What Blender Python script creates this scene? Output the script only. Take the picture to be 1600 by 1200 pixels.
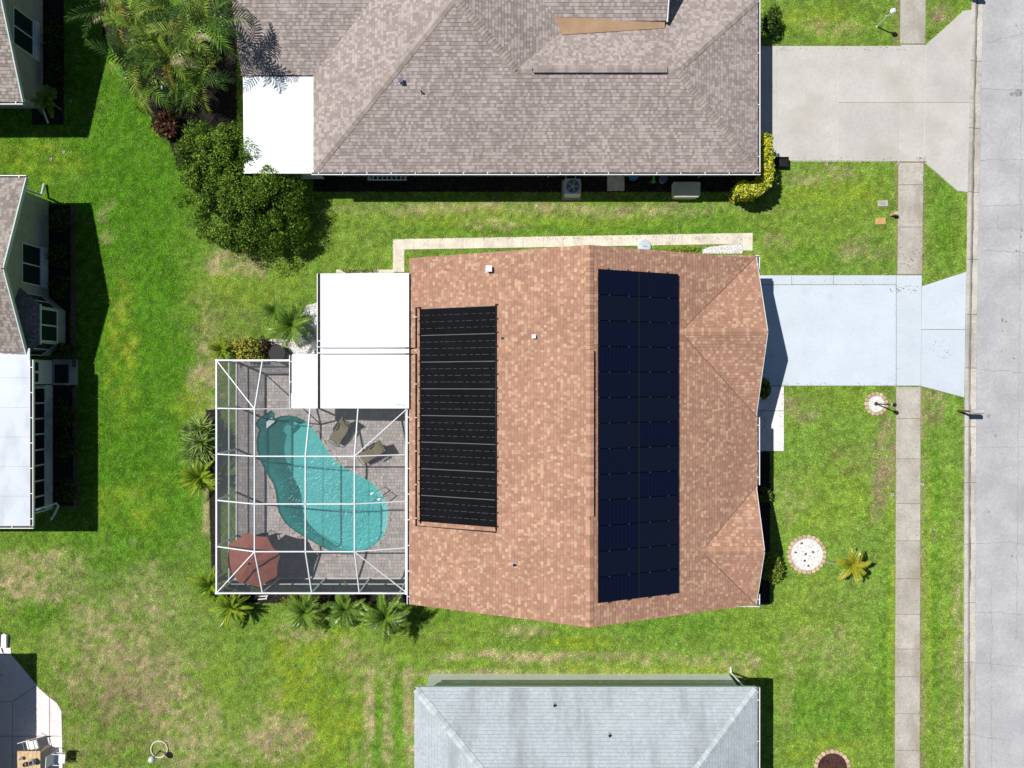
import bpy, math, random
import numpy as np
from mathutils import Vector, Matrix

for o in list(bpy.data.objects):
    bpy.data.objects.remove(o)
S = bpy.context.scene
COL = S.collection
rng = np.random.default_rng(7)
R = random.Random(11)

# ------------------------------------------------------------------ camera, sky, sun
H, F = 34.7, 1110.0           # flying height in metres; focal length in photo pixels
cam = bpy.data.cameras.new('camera')
cam.sensor_width = 36.0
cam.lens = 36.0 * F / 1600.0
cam.clip_start, cam.clip_end = 0.5, 3000.0
co = bpy.data.objects.new('camera', cam)
co.location = (0, 0, H)
COL.objects.link(co)
S.camera = co

SUNV = Vector((0.60, -0.26, -1.0)).normalized()
w = bpy.data.worlds.new('World')
S.world = w
w.use_nodes = True
nt = w.node_tree
sky = nt.nodes.new('ShaderNodeTexSky')
sky.sky_type = 'NISHITA'
sky.sun_disc = False
sky.sun_elevation = math.asin(-SUNV.z)
sky.sun_rotation = math.atan2(-SUNV.x, -SUNV.y) % (2 * math.pi)
sky.ozone_density = 3.0
sky.dust_density = 0.3
nt.links.new(sky.outputs[0], nt.nodes['Background'].inputs[0])
nt.nodes['Background'].inputs[1].default_value = 0.05
sun = bpy.data.lights.new('sun', 'SUN')
sun.energy = 5.0
sun.angle = math.radians(0.5)
sun.color = (1.0, 0.965, 0.91)
so = bpy.data.objects.new('sun', sun)
so.rotation_euler = SUNV.to_track_quat('-Z', 'Y').to_euler()
so.location = (-30, 13, 50)
COL.objects.link(so)
S.view_settings.view_transform = 'Standard'
S.view_settings.look = 'None'
S.view_settings.exposure = 0.0
S.view_settings.gamma = 1.0
S.cycles.transparent_max_bounces = 16
S.cycles.max_bounces = 6

# ------------------------------------------------------------------ helpers
WP = {}                       # world position of every object made here


def P(px, py, z=0.0):
    """World point at height z that the photograph shows at pixel (px, py)."""
    k = (H - z) / F
    return ((px - 800) * k, (600 - py) * k, z)


def lin(r, g, b):
    f = lambda c: (c / 255 / 12.92) if c / 255 <= 0.04045 else ((c / 255 + 0.055) / 1.055) ** 2.4
    return (f(r), f(g), f(b))


class MB:
    """collects faces for one mesh"""

    def __init__(s):
        s.v, s.f, s.c = [], [], []

    def face(s, pts, col=None):
        n = len(s.v)
        s.v.extend([tuple(p) for p in pts])
        s.f.append(tuple(range(n, n + len(pts))))
        s.c.append(col)
        return s

    def solid(s, bot, top, col=None):
        n = len(bot)
        s.face(list(reversed(bot)), col)
        s.face(top, col)
        for i in range(n):
            j = (i + 1) % n
            s.face([bot[i], bot[j], top[j], top[i]], col)
        return s

    def box(s, x0, x1, y0, y1, z0, z1, col=None):
        b = [(x0, y0, z0), (x1, y0, z0), (x1, y1, z0), (x0, y1, z0)]
        return s.solid(b, [(p[0], p[1], z1) for p in b], col)

    def rbox(s, c, sx, sy, sz, rz=0.0, col=None):
        """box of size sx, sy, sz standing on c, turned by rz"""
        ca, sa = math.cos(rz), math.sin(rz)
        b = [(c[0] + x * ca - y * sa, c[1] + x * sa + y * ca, c[2])
             for x, y in ((-sx / 2, -sy / 2), (sx / 2, -sy / 2), (sx / 2, sy / 2), (-sx / 2, sy / 2))]
        return s.solid(b, [(p[0], p[1], c[2] + sz) for p in b], col)

    def prism(s, poly, z0, z1, col=None):
        a = sum(poly[i][0] * poly[(i + 1) % len(poly)][1] - poly[(i + 1) % len(poly)][0] * poly[i][1] for i in range(len(poly)))
        if a < 0:
            poly = list(reversed(poly))
        return s.solid([(p[0], p[1], z0) for p in poly], [(p[0], p[1], z1) for p in poly], col)

    def bevslab(s, poly, z0, z1, b=0.012, col=None):
        """slab with a small chamfered top edge (convex outline)"""
        a = sum(poly[i][0] * poly[(i + 1) % len(poly)][1] - poly[(i + 1) % len(poly)][0] * poly[i][1] for i in range(len(poly)))
        if a < 0:
            poly = list(reversed(poly))
        cx = sum(p[0] for p in poly) / len(poly)
        cy = sum(p[1] for p in poly) / len(poly)
        ins = []
        for p in poly:
            d = math.hypot(p[0] - cx, p[1] - cy)
            k = 1 - b * 1.4 / max(d, 0.05)
            ins.append((cx + (p[0] - cx) * k, cy + (p[1] - cy) * k))
        n = len(poly)
        for i in range(n):
            j = (i + 1) % n
            s.face([(*poly[i], z0), (*poly[j], z0), (*poly[j], z1 - b), (*poly[i], z1 - b)], col)
            s.face([(*poly[i], z1 - b), (*poly[j], z1 - b), (*ins[j], z1), (*ins[i], z1)], col)
        s.face([(*p, z1) for p in ins], col)
        return s

    def beam(s, p0, p1, wd, ht, col=None, up=(0, 0, 1)):
        """rectangular bar from p0 to p1"""
        p0, p1 = Vector(p0), Vector(p1)
        d = (p1 - p0).normalized()
        u = Vector(up)
        if abs(d.dot(u)) > 0.98:
            u = Vector((0, 1, 0))
        sd = d.cross(u).normalized() * wd / 2
        uu = sd.cross(d).normalized() * ht / 2
        a = [p0 - sd - uu, p0 + sd - uu, p0 + sd + uu, p0 - sd + uu]
        b = [p + (p1 - p0) for p in a]
        return s.solid(a, b, col)

    def tube(s, pts, r, n=8, col=None, r1=None, caps=True):
        pts = [Vector(p) for p in pts]
        rings = []
        m = len(pts)
        for i, p in enumerate(pts):
            d = (pts[min(i + 1, m - 1)] - pts[max(i - 1, 0)]).normalized()
            u = Vector((0, 0, 1)) if abs(d.z) < 0.95 else Vector((0, 1, 0))
            a = d.cross(u).normalized()
            b = a.cross(d)
            rr = r if r1 is None else r + (r1 - r) * i / max(m - 1, 1)
            rings.append([p + (a * math.cos(2 * math.pi * k / n) + b * math.sin(2 * math.pi * k / n)) * rr for k in range(n)])
        base = len(s.v)
        for g in rings:
            s.v.extend([tuple(q) for q in g])
        for i in range(m - 1):
            for k in range(n):
                k2 = (k + 1) % n
                s.f.append((base + i * n + k, base + i * n + k2, base + (i + 1) * n + k2, base + (i + 1) * n + k))
                s.c.append(col)
        if caps:
            s.f.append(tuple(base + k for k in reversed(range(n))))
            s.f.append(tuple(base + (m - 1) * n + k for k in range(n)))
            s.c += [col, col]
        return s

    def lathe(s, c, prof, n=20, col=None):
        """profile of (radius, z) turned about the vertical through c"""
        base = len(s.v)
        for r, z in prof:
            for k in range(n):
                a = 2 * math.pi * k / n
                s.v.append((c[0] + r * math.cos(a), c[1] + r * math.sin(a), c[2] + z))
        for i in range(len(prof) - 1):
            for k in range(n):
                k2 = (k + 1) % n
                s.f.append((base + i * n + k, base + i * n + k2, base + (i + 1) * n + k2, base + (i + 1) * n + k))
                s.c.append(col)
        s.f.append(tuple(base + (len(prof) - 1) * n + k for k in range(n)))
        s.c.append(col)
        return s

    def build(s, name, mat, parent=None, smooth=False):
        V = np.array(s.v, dtype=float)
        lo, hi = V.min(0), V.max(0)
        c = (lo + hi) / 2
        c[2] = lo[2]
        me = bpy.data.meshes.new(name)
        me.from_pydata((V - c).tolist(), [], s.f)
        if any(k is not None for k in s.c):
            at = me.attributes.new('Col', 'FLOAT_COLOR', 'FACE')
            at.data.foreach_set('color', np.array([(*(k or (1, 1, 1)), 1.0) for k in s.c], dtype=np.float32).ravel())
        if smooth:
            me.shade_smooth()
        me.materials.append(mat)
        return link(bpy.data.objects.new(name, me), parent, c)


def link(o, parent, pos):
    pos = Vector(pos)
    WP[o.name] = pos
    COL.objects.link(o)
    if o.name not in WP:
        WP[o.name] = pos
    if parent is not None:
        o.parent = parent
        o.location = pos - WP[parent.name]
    else:
        o.location = pos
    return o


def thing(name, label, cat, pos, group=None):
    e = bpy.data.objects.new(name, None)
    e.empty_display_size = 0.3
    link(e, None, pos)
    e['label'], e['category'] = label, cat
    if group:
        e['group'] = group
    return e


def tag(o, label, cat, group=None):
    o['label'], o['category'] = label, cat
    if group:
        o['group'] = group
    return o


def struct(o):
    o['kind'] = 'structure'
    return o


def stuff(o):
    o['kind'] = 'stuff'
    return o


def base_empty(name, pos):
    e = bpy.data.objects.new(name, None)
    return struct(link(e, None, pos))


# ------------------------------------------------------------------ materials
def mat(name, col=None, rough=0.8, var=0.15, scale=3.0, fine=40.0, fvar=0.15, bump=0.0, bscale=80.0, metal=0.0,
        attr=False, objrand=0.0, stain=None, sscale=0.6, slo=0.5, shi=0.75, samt=0.6, spec=0.3, coat=0.0, stretch=None, trans=0.0):
    m = bpy.data.materials.new(name)
    m.use_nodes = True
    N, L = m.node_tree.nodes, m.node_tree.links
    b = N['Principled BSDF']
    b.inputs['Roughness'].default_value = rough
    b.inputs['Metallic'].default_value = metal
    b.inputs['Specular IOR Level'].default_value = spec
    if coat:
        b.inputs['Coat Weight'].default_value = coat
        b.inputs['Coat Roughness'].default_value = 0.05
    geo = N.new('ShaderNodeNewGeometry')
    pos = geo.outputs['Position']
    if stretch:
        mp = N.new('ShaderNodeMapping')
        mp.inputs['Scale'].default_value = stretch
        L.new(pos, mp.inputs[0])
        spos = mp.outputs[0]
    else:
        spos = pos
    if attr:
        a = N.new('ShaderNodeAttribute')
        a.attribute_name = 'Col'
        cur = a.outputs['Color']
    else:
        a = N.new('ShaderNodeRGB')
        a.outputs[0].default_value = (*col, 1)
        cur = a.outputs[0]

    def noise(sc, det=4.0, p=pos):
        n = N.new('ShaderNodeTexNoise')
        n.inputs['Scale'].default_value = sc
        n.inputs['Detail'].default_value = det
        L.new(p, n.inputs['Vector'])
        return n.outputs[0]

    def mul(cur, fac, amt):
        mr = N.new('ShaderNodeMapRange')
        mr.inputs['From Min'].default_value, mr.inputs['From Max'].default_value = 0.25, 0.75
        mr.inputs['To Min'].default_value, mr.inputs['To Max'].default_value = 1 - amt, 1 + amt
        L.new(fac, mr.inputs['Value'])
        x = N.new('ShaderNodeVectorMath')
        x.operation = 'SCALE'
        L.new(cur, x.inputs[0])
        L.new(mr.outputs[0], x.inputs['Scale'])
        return x.outputs[0]

    if var:
        cur = mul(cur, noise(scale), var)
    if fvar:
        cur = mul(cur, noise(fine, 2.0), fvar)
    if objrand:
        oi = N.new('ShaderNodeObjectInfo')
        cur = mul(cur, oi.outputs['Random'], objrand)
    if stain:
        mr = N.new('ShaderNodeMapRange')
        mr.inputs['From Min'].default_value, mr.inputs['From Max'].default_value = slo, shi
        mr.inputs['To Max'].default_value = samt
        L.new(noise(sscale, 8.0, spos), mr.inputs['Value'])
        mx = N.new('ShaderNodeMix')
        mx.data_type = 'RGBA'
        L.new(mr.outputs[0], mx.inputs[0])
        L.new(cur, mx.inputs[6])
        mx.inputs[7].default_value = (*stain, 1)
        cur = mx.outputs[2]
    L.new(cur, b.inputs['Base Color'])
    if bump:
        bp = N.new('ShaderNodeBump')
        bp.inputs['Strength'].default_value = bump
        bp.inputs['Distance'].default_value = 0.01
        L.new(noise(bscale, 3.0), bp.inputs['Height'])
        L.new(bp.outputs[0], b.inputs['Normal'])
    if trans:
        tr = N.new('ShaderNodeBsdfTranslucent')
        L.new(cur, tr.inputs[0])
        ms = N.new('ShaderNodeMixShader')
        ms.inputs[0].default_value = trans
        L.new(b.outputs[0], ms.inputs[1])
        L.new(tr.outputs[0], ms.inputs[2])
        L.new(ms.outputs[0], N['Material Output'].inputs[0])
    return m


M = {}
M['grass'] = mat('grass', attr=True, rough=0.75, var=0.0, fvar=0.0, spec=0.15, trans=0.2)
M['soil'] = mat('soil', attr=True, rough=0.95, var=0.12, scale=2.0, fine=14, fvar=0.3, bump=0.6, bscale=25, spec=0.05)
M['leaf'] = mat('leaf', attr=True, rough=0.5, var=0.1, fvar=0, spec=0.3, trans=0.18)
M['frond'] = mat('frond', attr=True, rough=0.38, var=0.1, fvar=0, spec=0.5, trans=0.12)
M['leaf_matt'] = mat('leaf_matt', attr=True, rough=0.75, var=0.1, fvar=0, spec=0.12, trans=0.25)
M['shingle'] = mat('shingle', attr=True, rough=0.95, var=0.11, scale=0.55, fine=60, fvar=0.12, bump=0.4, bscale=120, spec=0.1)
M['shingle_aged'] = mat('shingle_aged', attr=True, rough=0.95, var=0.08, scale=1.2, fine=60, fvar=0.1, bump=0.4, bscale=120, spec=0.1,
                        stain=(0.2, 0.21, 0.23), sscale=1.0, slo=0.5, shi=0.8, samt=0.75, stretch=(1.3, 0.22, 0.3))
M['cap_brown'] = mat('cap_brown', (0.41, 0.24, 0.165), rough=0.95, objrand=0.17, fine=50, spec=0.1)
M['cap_beige'] = mat('cap_beige', (0.35, 0.295, 0.27), rough=0.95, objrand=0.14, fine=50, spec=0.1)
M['cap_grey'] = mat('cap_grey', (0.46, 0.505, 0.53), rough=0.95, objrand=0.1, fine=50, spec=0.1)
M['valley'] = mat('valley_shading_dirt', (0.22, 0.13, 0.10), rough=0.9)  # valley shading and dirt put into one dark colour, no metal
M['deckwood'] = mat('roof_board', (0.12, 0.10, 0.09), rough=0.9)
M['white'] = mat('white_aluminium', (0.78, 0.80, 0.82), rough=0.45, var=0.04, scale=1.5, fvar=0.02, spec=0.4)
M['whiteroof'] = mat('white_roof_panel', (0.80, 0.83, 0.86), rough=0.5, var=0.04, scale=1.0, fvar=0.02, spec=0.3, stain=(0.55, 0.57, 0.58), sscale=1.5, slo=0.6, shi=0.85, samt=0.6, stretch=(0.4, 1.5, 1))
M['greyroof'] = mat('porch_roof_panel', (0.56, 0.61, 0.68), rough=0.5, var=0.06, scale=1.0, fvar=0.05, spec=0.4,
                    stain=(0.22, 0.24, 0.27), sscale=1.1, slo=0.5, shi=0.78, samt=0.55, stretch=(1.0, 0.5, 1))
M['walls_cream'] = mat('wall_cream', (0.55, 0.52, 0.45), rough=0.9, bump=0.3, bscale=60)
M['walls_white'] = mat('wall_white', (0.70, 0.74, 0.74), rough=0.9, bump=0.3, bscale=60)
M['walls_bright'] = mat('wall_bright', (0.86, 0.89, 0.87), rough=0.9, var=0.05, bump=0.2, bscale=60)
M['walls_olive'] = mat('wall_olive', (0.42, 0.41, 0.36), rough=0.9, bump=0.3, bscale=60)
M['glass'] = mat('window_glass', (0.02, 0.035, 0.035), rough=0.08, var=0, fvar=0, spec=0.5)
M['trim'] = mat('trim_paint', (0.62, 0.70, 0.70), rough=0.6, var=0.05, fvar=0.03)
M['road'] = mat('road_surface', (0.435, 0.435, 0.45), rough=0.9, var=0.15, scale=0.7, fine=9.0, fvar=0.10, bump=0.5, bscale=45,
                stain=(0.30, 0.30, 0.32), sscale=0.45, slo=0.52, shi=0.8, samt=0.5, spec=0.15)
M['crack'] = mat('crack_fill', (0.28, 0.28, 0.29), rough=0.95, var=0.2)
M['kerb'] = mat('kerb_concrete', (0.50, 0.47, 0.42), rough=0.9, var=0.15, scale=1.6, fine=12, fvar=0.18, bump=0.4, objrand=0.06,
                stain=(0.20, 0.18, 0.155), sscale=1.2, slo=0.48, shi=0.75, samt=0.55, stretch=(1.0, 0.25, 1.0))
M['gutter_dirt'] = mat('gutter_dirt', (0.17, 0.155, 0.135), rough=0.95, var=0.3, scale=1.0, fine=8, fvar=0.3)
M['walk'] = mat('sidewalk_concrete', (0.455, 0.425, 0.375), rough=0.92, var=0.14, scale=1.3, fine=10, fvar=0.14, bump=0.5, objrand=0.05,
                stain=(0.26, 0.205, 0.145), sscale=0.8, slo=0.46, shi=0.74, samt=0.65, stretch=(1.6, 0.7, 1.0))
M['drive_white'] = mat('driveway_paint', (0.55, 0.615, 0.68), rough=0.7, var=0.05, scale=0.8, fine=10, fvar=0.04, bump=0.2, objrand=0.02,
                       stain=(0.38, 0.42, 0.47), sscale=1.0, slo=0.6, shi=0.85, samt=0.5)
M['drive_conc'] = mat('driveway_concrete', (0.495, 0.48, 0.455), rough=0.9, var=0.11, scale=0.6, fine=9, fvar=0.07, bump=0.4, objrand=0.05,
                      stain=(0.40, 0.36, 0.29), sscale=0.5, slo=0.5, shi=0.75, samt=0.55)
M['path_white'] = mat('path_paint', (0.76, 0.75, 0.74), rough=0.8, var=0.08, fvar=0.05, stain=(0.4, 0.36, 0.32), sscale=2, slo=0.62, shi=0.8)
M['slab_side'] = mat('side_walk_slab', (0.66, 0.60, 0.50), rough=0.92, var=0.14, scale=2, fine=12, fvar=0.14, bump=0.4, objrand=0.07,
                     stain=(0.25, 0.21, 0.17), sscale=1.5, slo=0.6, shi=0.8, samt=0.6)
M['joint'] = mat('joint_dirt', (0.26, 0.22, 0.17), rough=0.95, var=0.3, fvar=0.3)
M['paver'] = mat('deck_paver', attr=True, rough=0.9, var=0.1, scale=1.0, fine=30, fvar=0.12, bump=0.4)
M['coping'] = mat('pool_coping', (0.46, 0.40, 0.36), rough=0.85, objrand=0.12, fine=25)
M['sand'] = mat('deck_joint_sand', (0.26, 0.23, 0.21), rough=0.95)
M['patio'] = mat('pink_patio', (0.80, 0.73, 0.73), rough=0.85, var=0.08, fine=10, fvar=0.08, objrand=0.04,
                 stain=(0.2, 0.18, 0.15), sscale=3.0, slo=0.66, shi=0.75, samt=0.7)
M['basin'] = mat('pool_plaster', (0.24, 0.59, 0.565), rough=0.7, var=0.06, fvar=0.05)
M['step_white'] = mat('pool_step', (0.62, 0.80, 0.78), rough=0.7, var=0.05)
M['chrome'] = mat('chrome', (0.75, 0.75, 0.76), rough=0.25, metal=0.9, var=0, fvar=0)
M['black'] = mat('black_plastic', (0.009, 0.010, 0.013), rough=0.6, var=0.1, fvar=0.1)
M['blackmetal'] = mat('black_metal', (0.02, 0.02, 0.022), rough=0.4, var=0.1, metal=0.0)
M['matblack'] = mat('collector_rubber', (0.006, 0.007, 0.009), rough=0.8, var=0.25, scale=1.5, fine=50, fvar=0.3, spec=0.06)
M['clampgrey2'] = mat('strap_grey', (0.11, 0.105, 0.105), rough=0.6)
M['clampgrey'] = mat('clamp_metal', (0.10, 0.10, 0.11), rough=0.5)
M['tan'] = mat('sling_fabric', (0.21, 0.18, 0.11), rough=0.8, var=0.08, fine=60, fvar=0.12)
M['canvas'] = mat('terracotta_canvas', (0.30, 0.10, 0.072), rough=0.85, var=0.08, fine=60, fvar=0.06, trans=0.12)
M['cricket'] = mat('tan_roll_roofing', (0.38, 0.25, 0.155), rough=0.95, var=0.15, scale=1.5, fine=20, fvar=0.1)
M['trunk'] = mat('palm_trunk', (0.22, 0.17, 0.12), rough=0.95, var=0.3, scale=8, fine=40, fvar=0.3)
M['bark'] = mat('bark', (0.11, 0.085, 0.065), rough=0.95, var=0.3, scale=8, fine=40, fvar=0.3)
M['trunk_pale'] = mat('pale_trunk', (0.42, 0.38, 0.32), rough=0.95, var=0.2, scale=8)
M['gravel'] = mat('white_gravel', attr=True, rough=0.9, var=0.05, fvar=0.1)
M['stone'] = mat('border_stone', (0.52, 0.40, 0.27), rough=0.9, var=0.12, objrand=0.15, fine=25)
M['mulch'] = mat('red_mulch', attr=True, rough=0.95, var=0.2, fvar=0.2)
M['blue'] = mat('blue_plastic', (0.10, 0.34, 0.62), rough=0.4, var=0.05)
M['green'] = mat('green_plastic', (0.08, 0.50, 0.10), rough=0.4, var=0.05)
M['grey'] = mat('grey_plastic', (0.35, 0.36, 0.38), rough=0.5)
M['cream'] = mat('cream_resin', (0.70, 0.66, 0.52), rough=0.5, var=0.1, scale=3)
M['acgrey'] = mat('unit_metal', (0.55, 0.58, 0.64), rough=0.5, var=0.05)
M['bluegrey'] = mat('fan_blue_grey', (0.10, 0.14, 0.24), rough=0.5)
M['brown'] = mat('brown_paint', (0.14, 0.10, 0.07), rough=0.7)
M['orange'] = mat('tan_lid', (0.55, 0.34, 0.14), rough=0.8)
M['wood'] = mat('table_wood', (0.60, 0.44, 0.26), rough=0.7, var=0.2, scale=6)
M['globe'] = mat('globe_white', (0.62, 0.62, 0.58), rough=0.35, var=0.03)
M['debris'] = mat('gutter_debris', (0.035, 0.03, 0.027), rough=0.95, var=0.4, scale=4, fvar=0.4)
M['darkbed'] = mat('dark_soil', (0.020, 0.017, 0.014), rough=0.95, var=0.3, fvar=0.3)
M['darkscreen'] = mat('porch_screen', (0.008, 0.010, 0.016), rough=0.6, var=0.1)
M['mailgrey'] = mat('mailbox_paint', (0.50, 0.49, 0.47), rough=0.5)
M['lightblue'] = mat('pale_blue_lid', (0.47, 0.55, 0.60), rough=0.6)


def special(name):
    m = bpy.data.materials.new(name)
    m.use_nodes = True
    return m, m.node_tree.nodes, m.node_tree.links


# insect screen: a fine dark weave that lets most light pass
m, N, L = special('insect_screen')
tr = N.new('ShaderNodeBsdfTransparent')
df = N.new('ShaderNodeBsdfDiffuse')
df.inputs[0].default_value = (0.15, 0.16, 0.18, 1)
mx = N.new('ShaderNodeMixShader')
mx.inputs[0].default_value = 0.20
L.new(tr.outputs[0], mx.inputs[1]); L.new(df.outputs[0], mx.inputs[2])
L.new(mx.outputs[0], N['Material Output'].inputs[0])
M['screen'] = m
m2 = m.copy(); m2.name = 'dense_insect_screen'
m2.node_tree.nodes['Mix Shader'].inputs[0].default_value = 0.55
M['wallscreen'] = m2
m2 = m2.copy(); m2.name = 'privacy_screen'
m2.node_tree.nodes['Mix Shader'].inputs[0].default_value = 0.74
for nd in m2.node_tree.nodes:
    if nd.type == 'BSDF_DIFFUSE':
        nd.inputs[0].default_value = (0.06, 0.065, 0.08, 1)
M['wallscreen2'] = m2

# pool water: tinted clear body with a rippled reflecting surface
m, N, L = special('pool_water')
tr = N.new('ShaderNodeBsdfTransparent')
tr.inputs[0].default_value = (0.66, 0.90, 0.93, 1)
gl = N.new('ShaderNodeBsdfGlossy')
gl.inputs['Roughness'].default_value = 0.26
geo = N.new('ShaderNodeNewGeometry')
nz = N.new('ShaderNodeTexNoise'); nz.inputs['Scale'].default_value = 1.2
L.new(geo.outputs['Position'], nz.inputs['Vector'])
dist = N.new('ShaderNodeVectorMath'); dist.operation = 'DISTANCE'
L.new(geo.outputs['Position'], dist.inputs[0])
dist.inputs[1].default_value = P(556, 800, 0)
n2 = N.new('ShaderNodeTexNoise'); n2.inputs['Scale'].default_value = 5.5; n2.inputs['Detail'].default_value = 3.0; n2.inputs['Distortion'].default_value = 1.6
L.new(geo.outputs['Position'], n2.inputs['Vector'])
mr = N.new('ShaderNodeMapRange')
mr.inputs['From Min'].default_value, mr.inputs['From Max'].default_value = 1.2, 4.2
mr.inputs['To Min'].default_value, mr.inputs['To Max'].default_value = 1.0, 0.22
L.new(dist.outputs['Value'], mr.inputs['Value'])
bp = N.new('ShaderNodeBump'); bp.inputs['Distance'].default_value = 0.03
L.new(mr.outputs[0], bp.inputs['Strength'])
L.new(n2.outputs[0], bp.inputs['Height'])
L.new(bp.outputs[0], gl.inputs['Normal'])
fr = N.new('ShaderNodeFresnel'); fr.inputs[0].default_value = 1.33
L.new(bp.outputs[0], fr.inputs['Normal'])
mx = N.new('ShaderNodeMixShader')
df = N.new('ShaderNodeBsdfDiffuse')
df.inputs[0].default_value = (0.02, 0.50, 0.45, 1)
ms = N.new('ShaderNodeMixShader'); ms.inputs[0].default_value = 0.15
L.new(tr.outputs[0], ms.inputs[1]); L.new(df.outputs[0], ms.inputs[2])
L.new(fr.outputs[0], mx.inputs[0]); L.new(ms.outputs[0], mx.inputs[1]); L.new(gl.outputs[0], mx.inputs[2])
L.new(mx.outputs[0], N['Material Output'].inputs[0])
M['water'] = m

# photovoltaic cells: dark blue silicon under glass with thin busbars
m, N, L = special('solar_cells')
b = N['Principled BSDF']
b.inputs['Roughness'].default_value = 0.22
b.inputs['Specular IOR Level'].default_value = 0.25
geo = N.new('ShaderNodeNewGeometry')
sp = N.new('ShaderNodeSeparateXYZ'); L.new(geo.outputs['Position'], sp.inputs[0])
mth = N.new('ShaderNodeMath'); mth.operation = 'FRACT'
sc = N.new('ShaderNodeMath'); sc.operation = 'MULTIPLY'; sc.inputs[1].default_value = 1 / 0.168
L.new(sp.outputs['X'], sc.inputs[0]); L.new(sc.outputs[0], mth.inputs[0])
lt = N.new('ShaderNodeMath'); lt.operation = 'LESS_THAN'; lt.inputs[1].default_value = 0.13
L.new(mth.outputs[0], lt.inputs[0])
oi = N.new('ShaderNodeObjectInfo')
mxa = N.new('ShaderNodeMix'); mxa.data_type = 'RGBA'
mxa.inputs[6].default_value = (0.0035, 0.006, 0.022, 1); mxa.inputs[7].default_value = (0.006, 0.009, 0.020, 1)
L.new(oi.outputs['Random'], mxa.inputs[0])
mxb = N.new('ShaderNodeMix'); mxb.data_type = 'RGBA'
L.new(lt.outputs[0], mxb.inputs[0]); L.new(mxa.outputs[2], mxb.inputs[6]); mxb.inputs[7].default_value = (0.007, 0.011, 0.030, 1)
L.new(mxb.outputs[2], b.inputs['Base Color'])
M['cells'] = m
M['panelframe'] = mat('panel_frame', (0.002, 0.002, 0.003), rough=0.7, var=0, fvar=0, spec=0.05)


# ------------------------------------------------------------------ noise fields for the lawn
def vnoise(x, y, s, seed):
    """smooth value noise in -1..1"""
    g = np.random.default_rng(seed).uniform(-1, 1, (256, 256))
    X, Y = x * s + 1000.0, y * s + 1000.0
    i, j = np.floor(X).astype(int), np.floor(Y).astype(int)
    fx, fy = X - i, Y - j
    fx, fy = fx * fx * (3 - 2 * fx), fy * fy * (3 - 2 * fy)
    i0, i1, j0, j1 = i % 256, (i + 1) % 256, j % 256, (j + 1) % 256
    return (g[i0, j0] * (1 - fx) + g[i1, j0] * fx) * (1 - fy) + (g[i0, j1] * (1 - fx) + g[i1, j1] * fx) * fy


def fbm(x, y, s, seed, o=4):
    t, a, n = 0, 1.0, 0
    for k in range(o):
        t = t + a * vnoise(x, y, s * 2 ** k, seed + k)
        n += a
        a *= 0.55
    return t / n


GREEN, LUSH, YELL, TAN, OLIVE, BARE = (0.165, 0.270, 0.042), (0.082, 0.215, 0.010), (0.245, 0.335, 0.026), (0.42, 0.36, 0.19), (0.20, 0.235, 0.06), (0.33, 0.25, 0.155)
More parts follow.
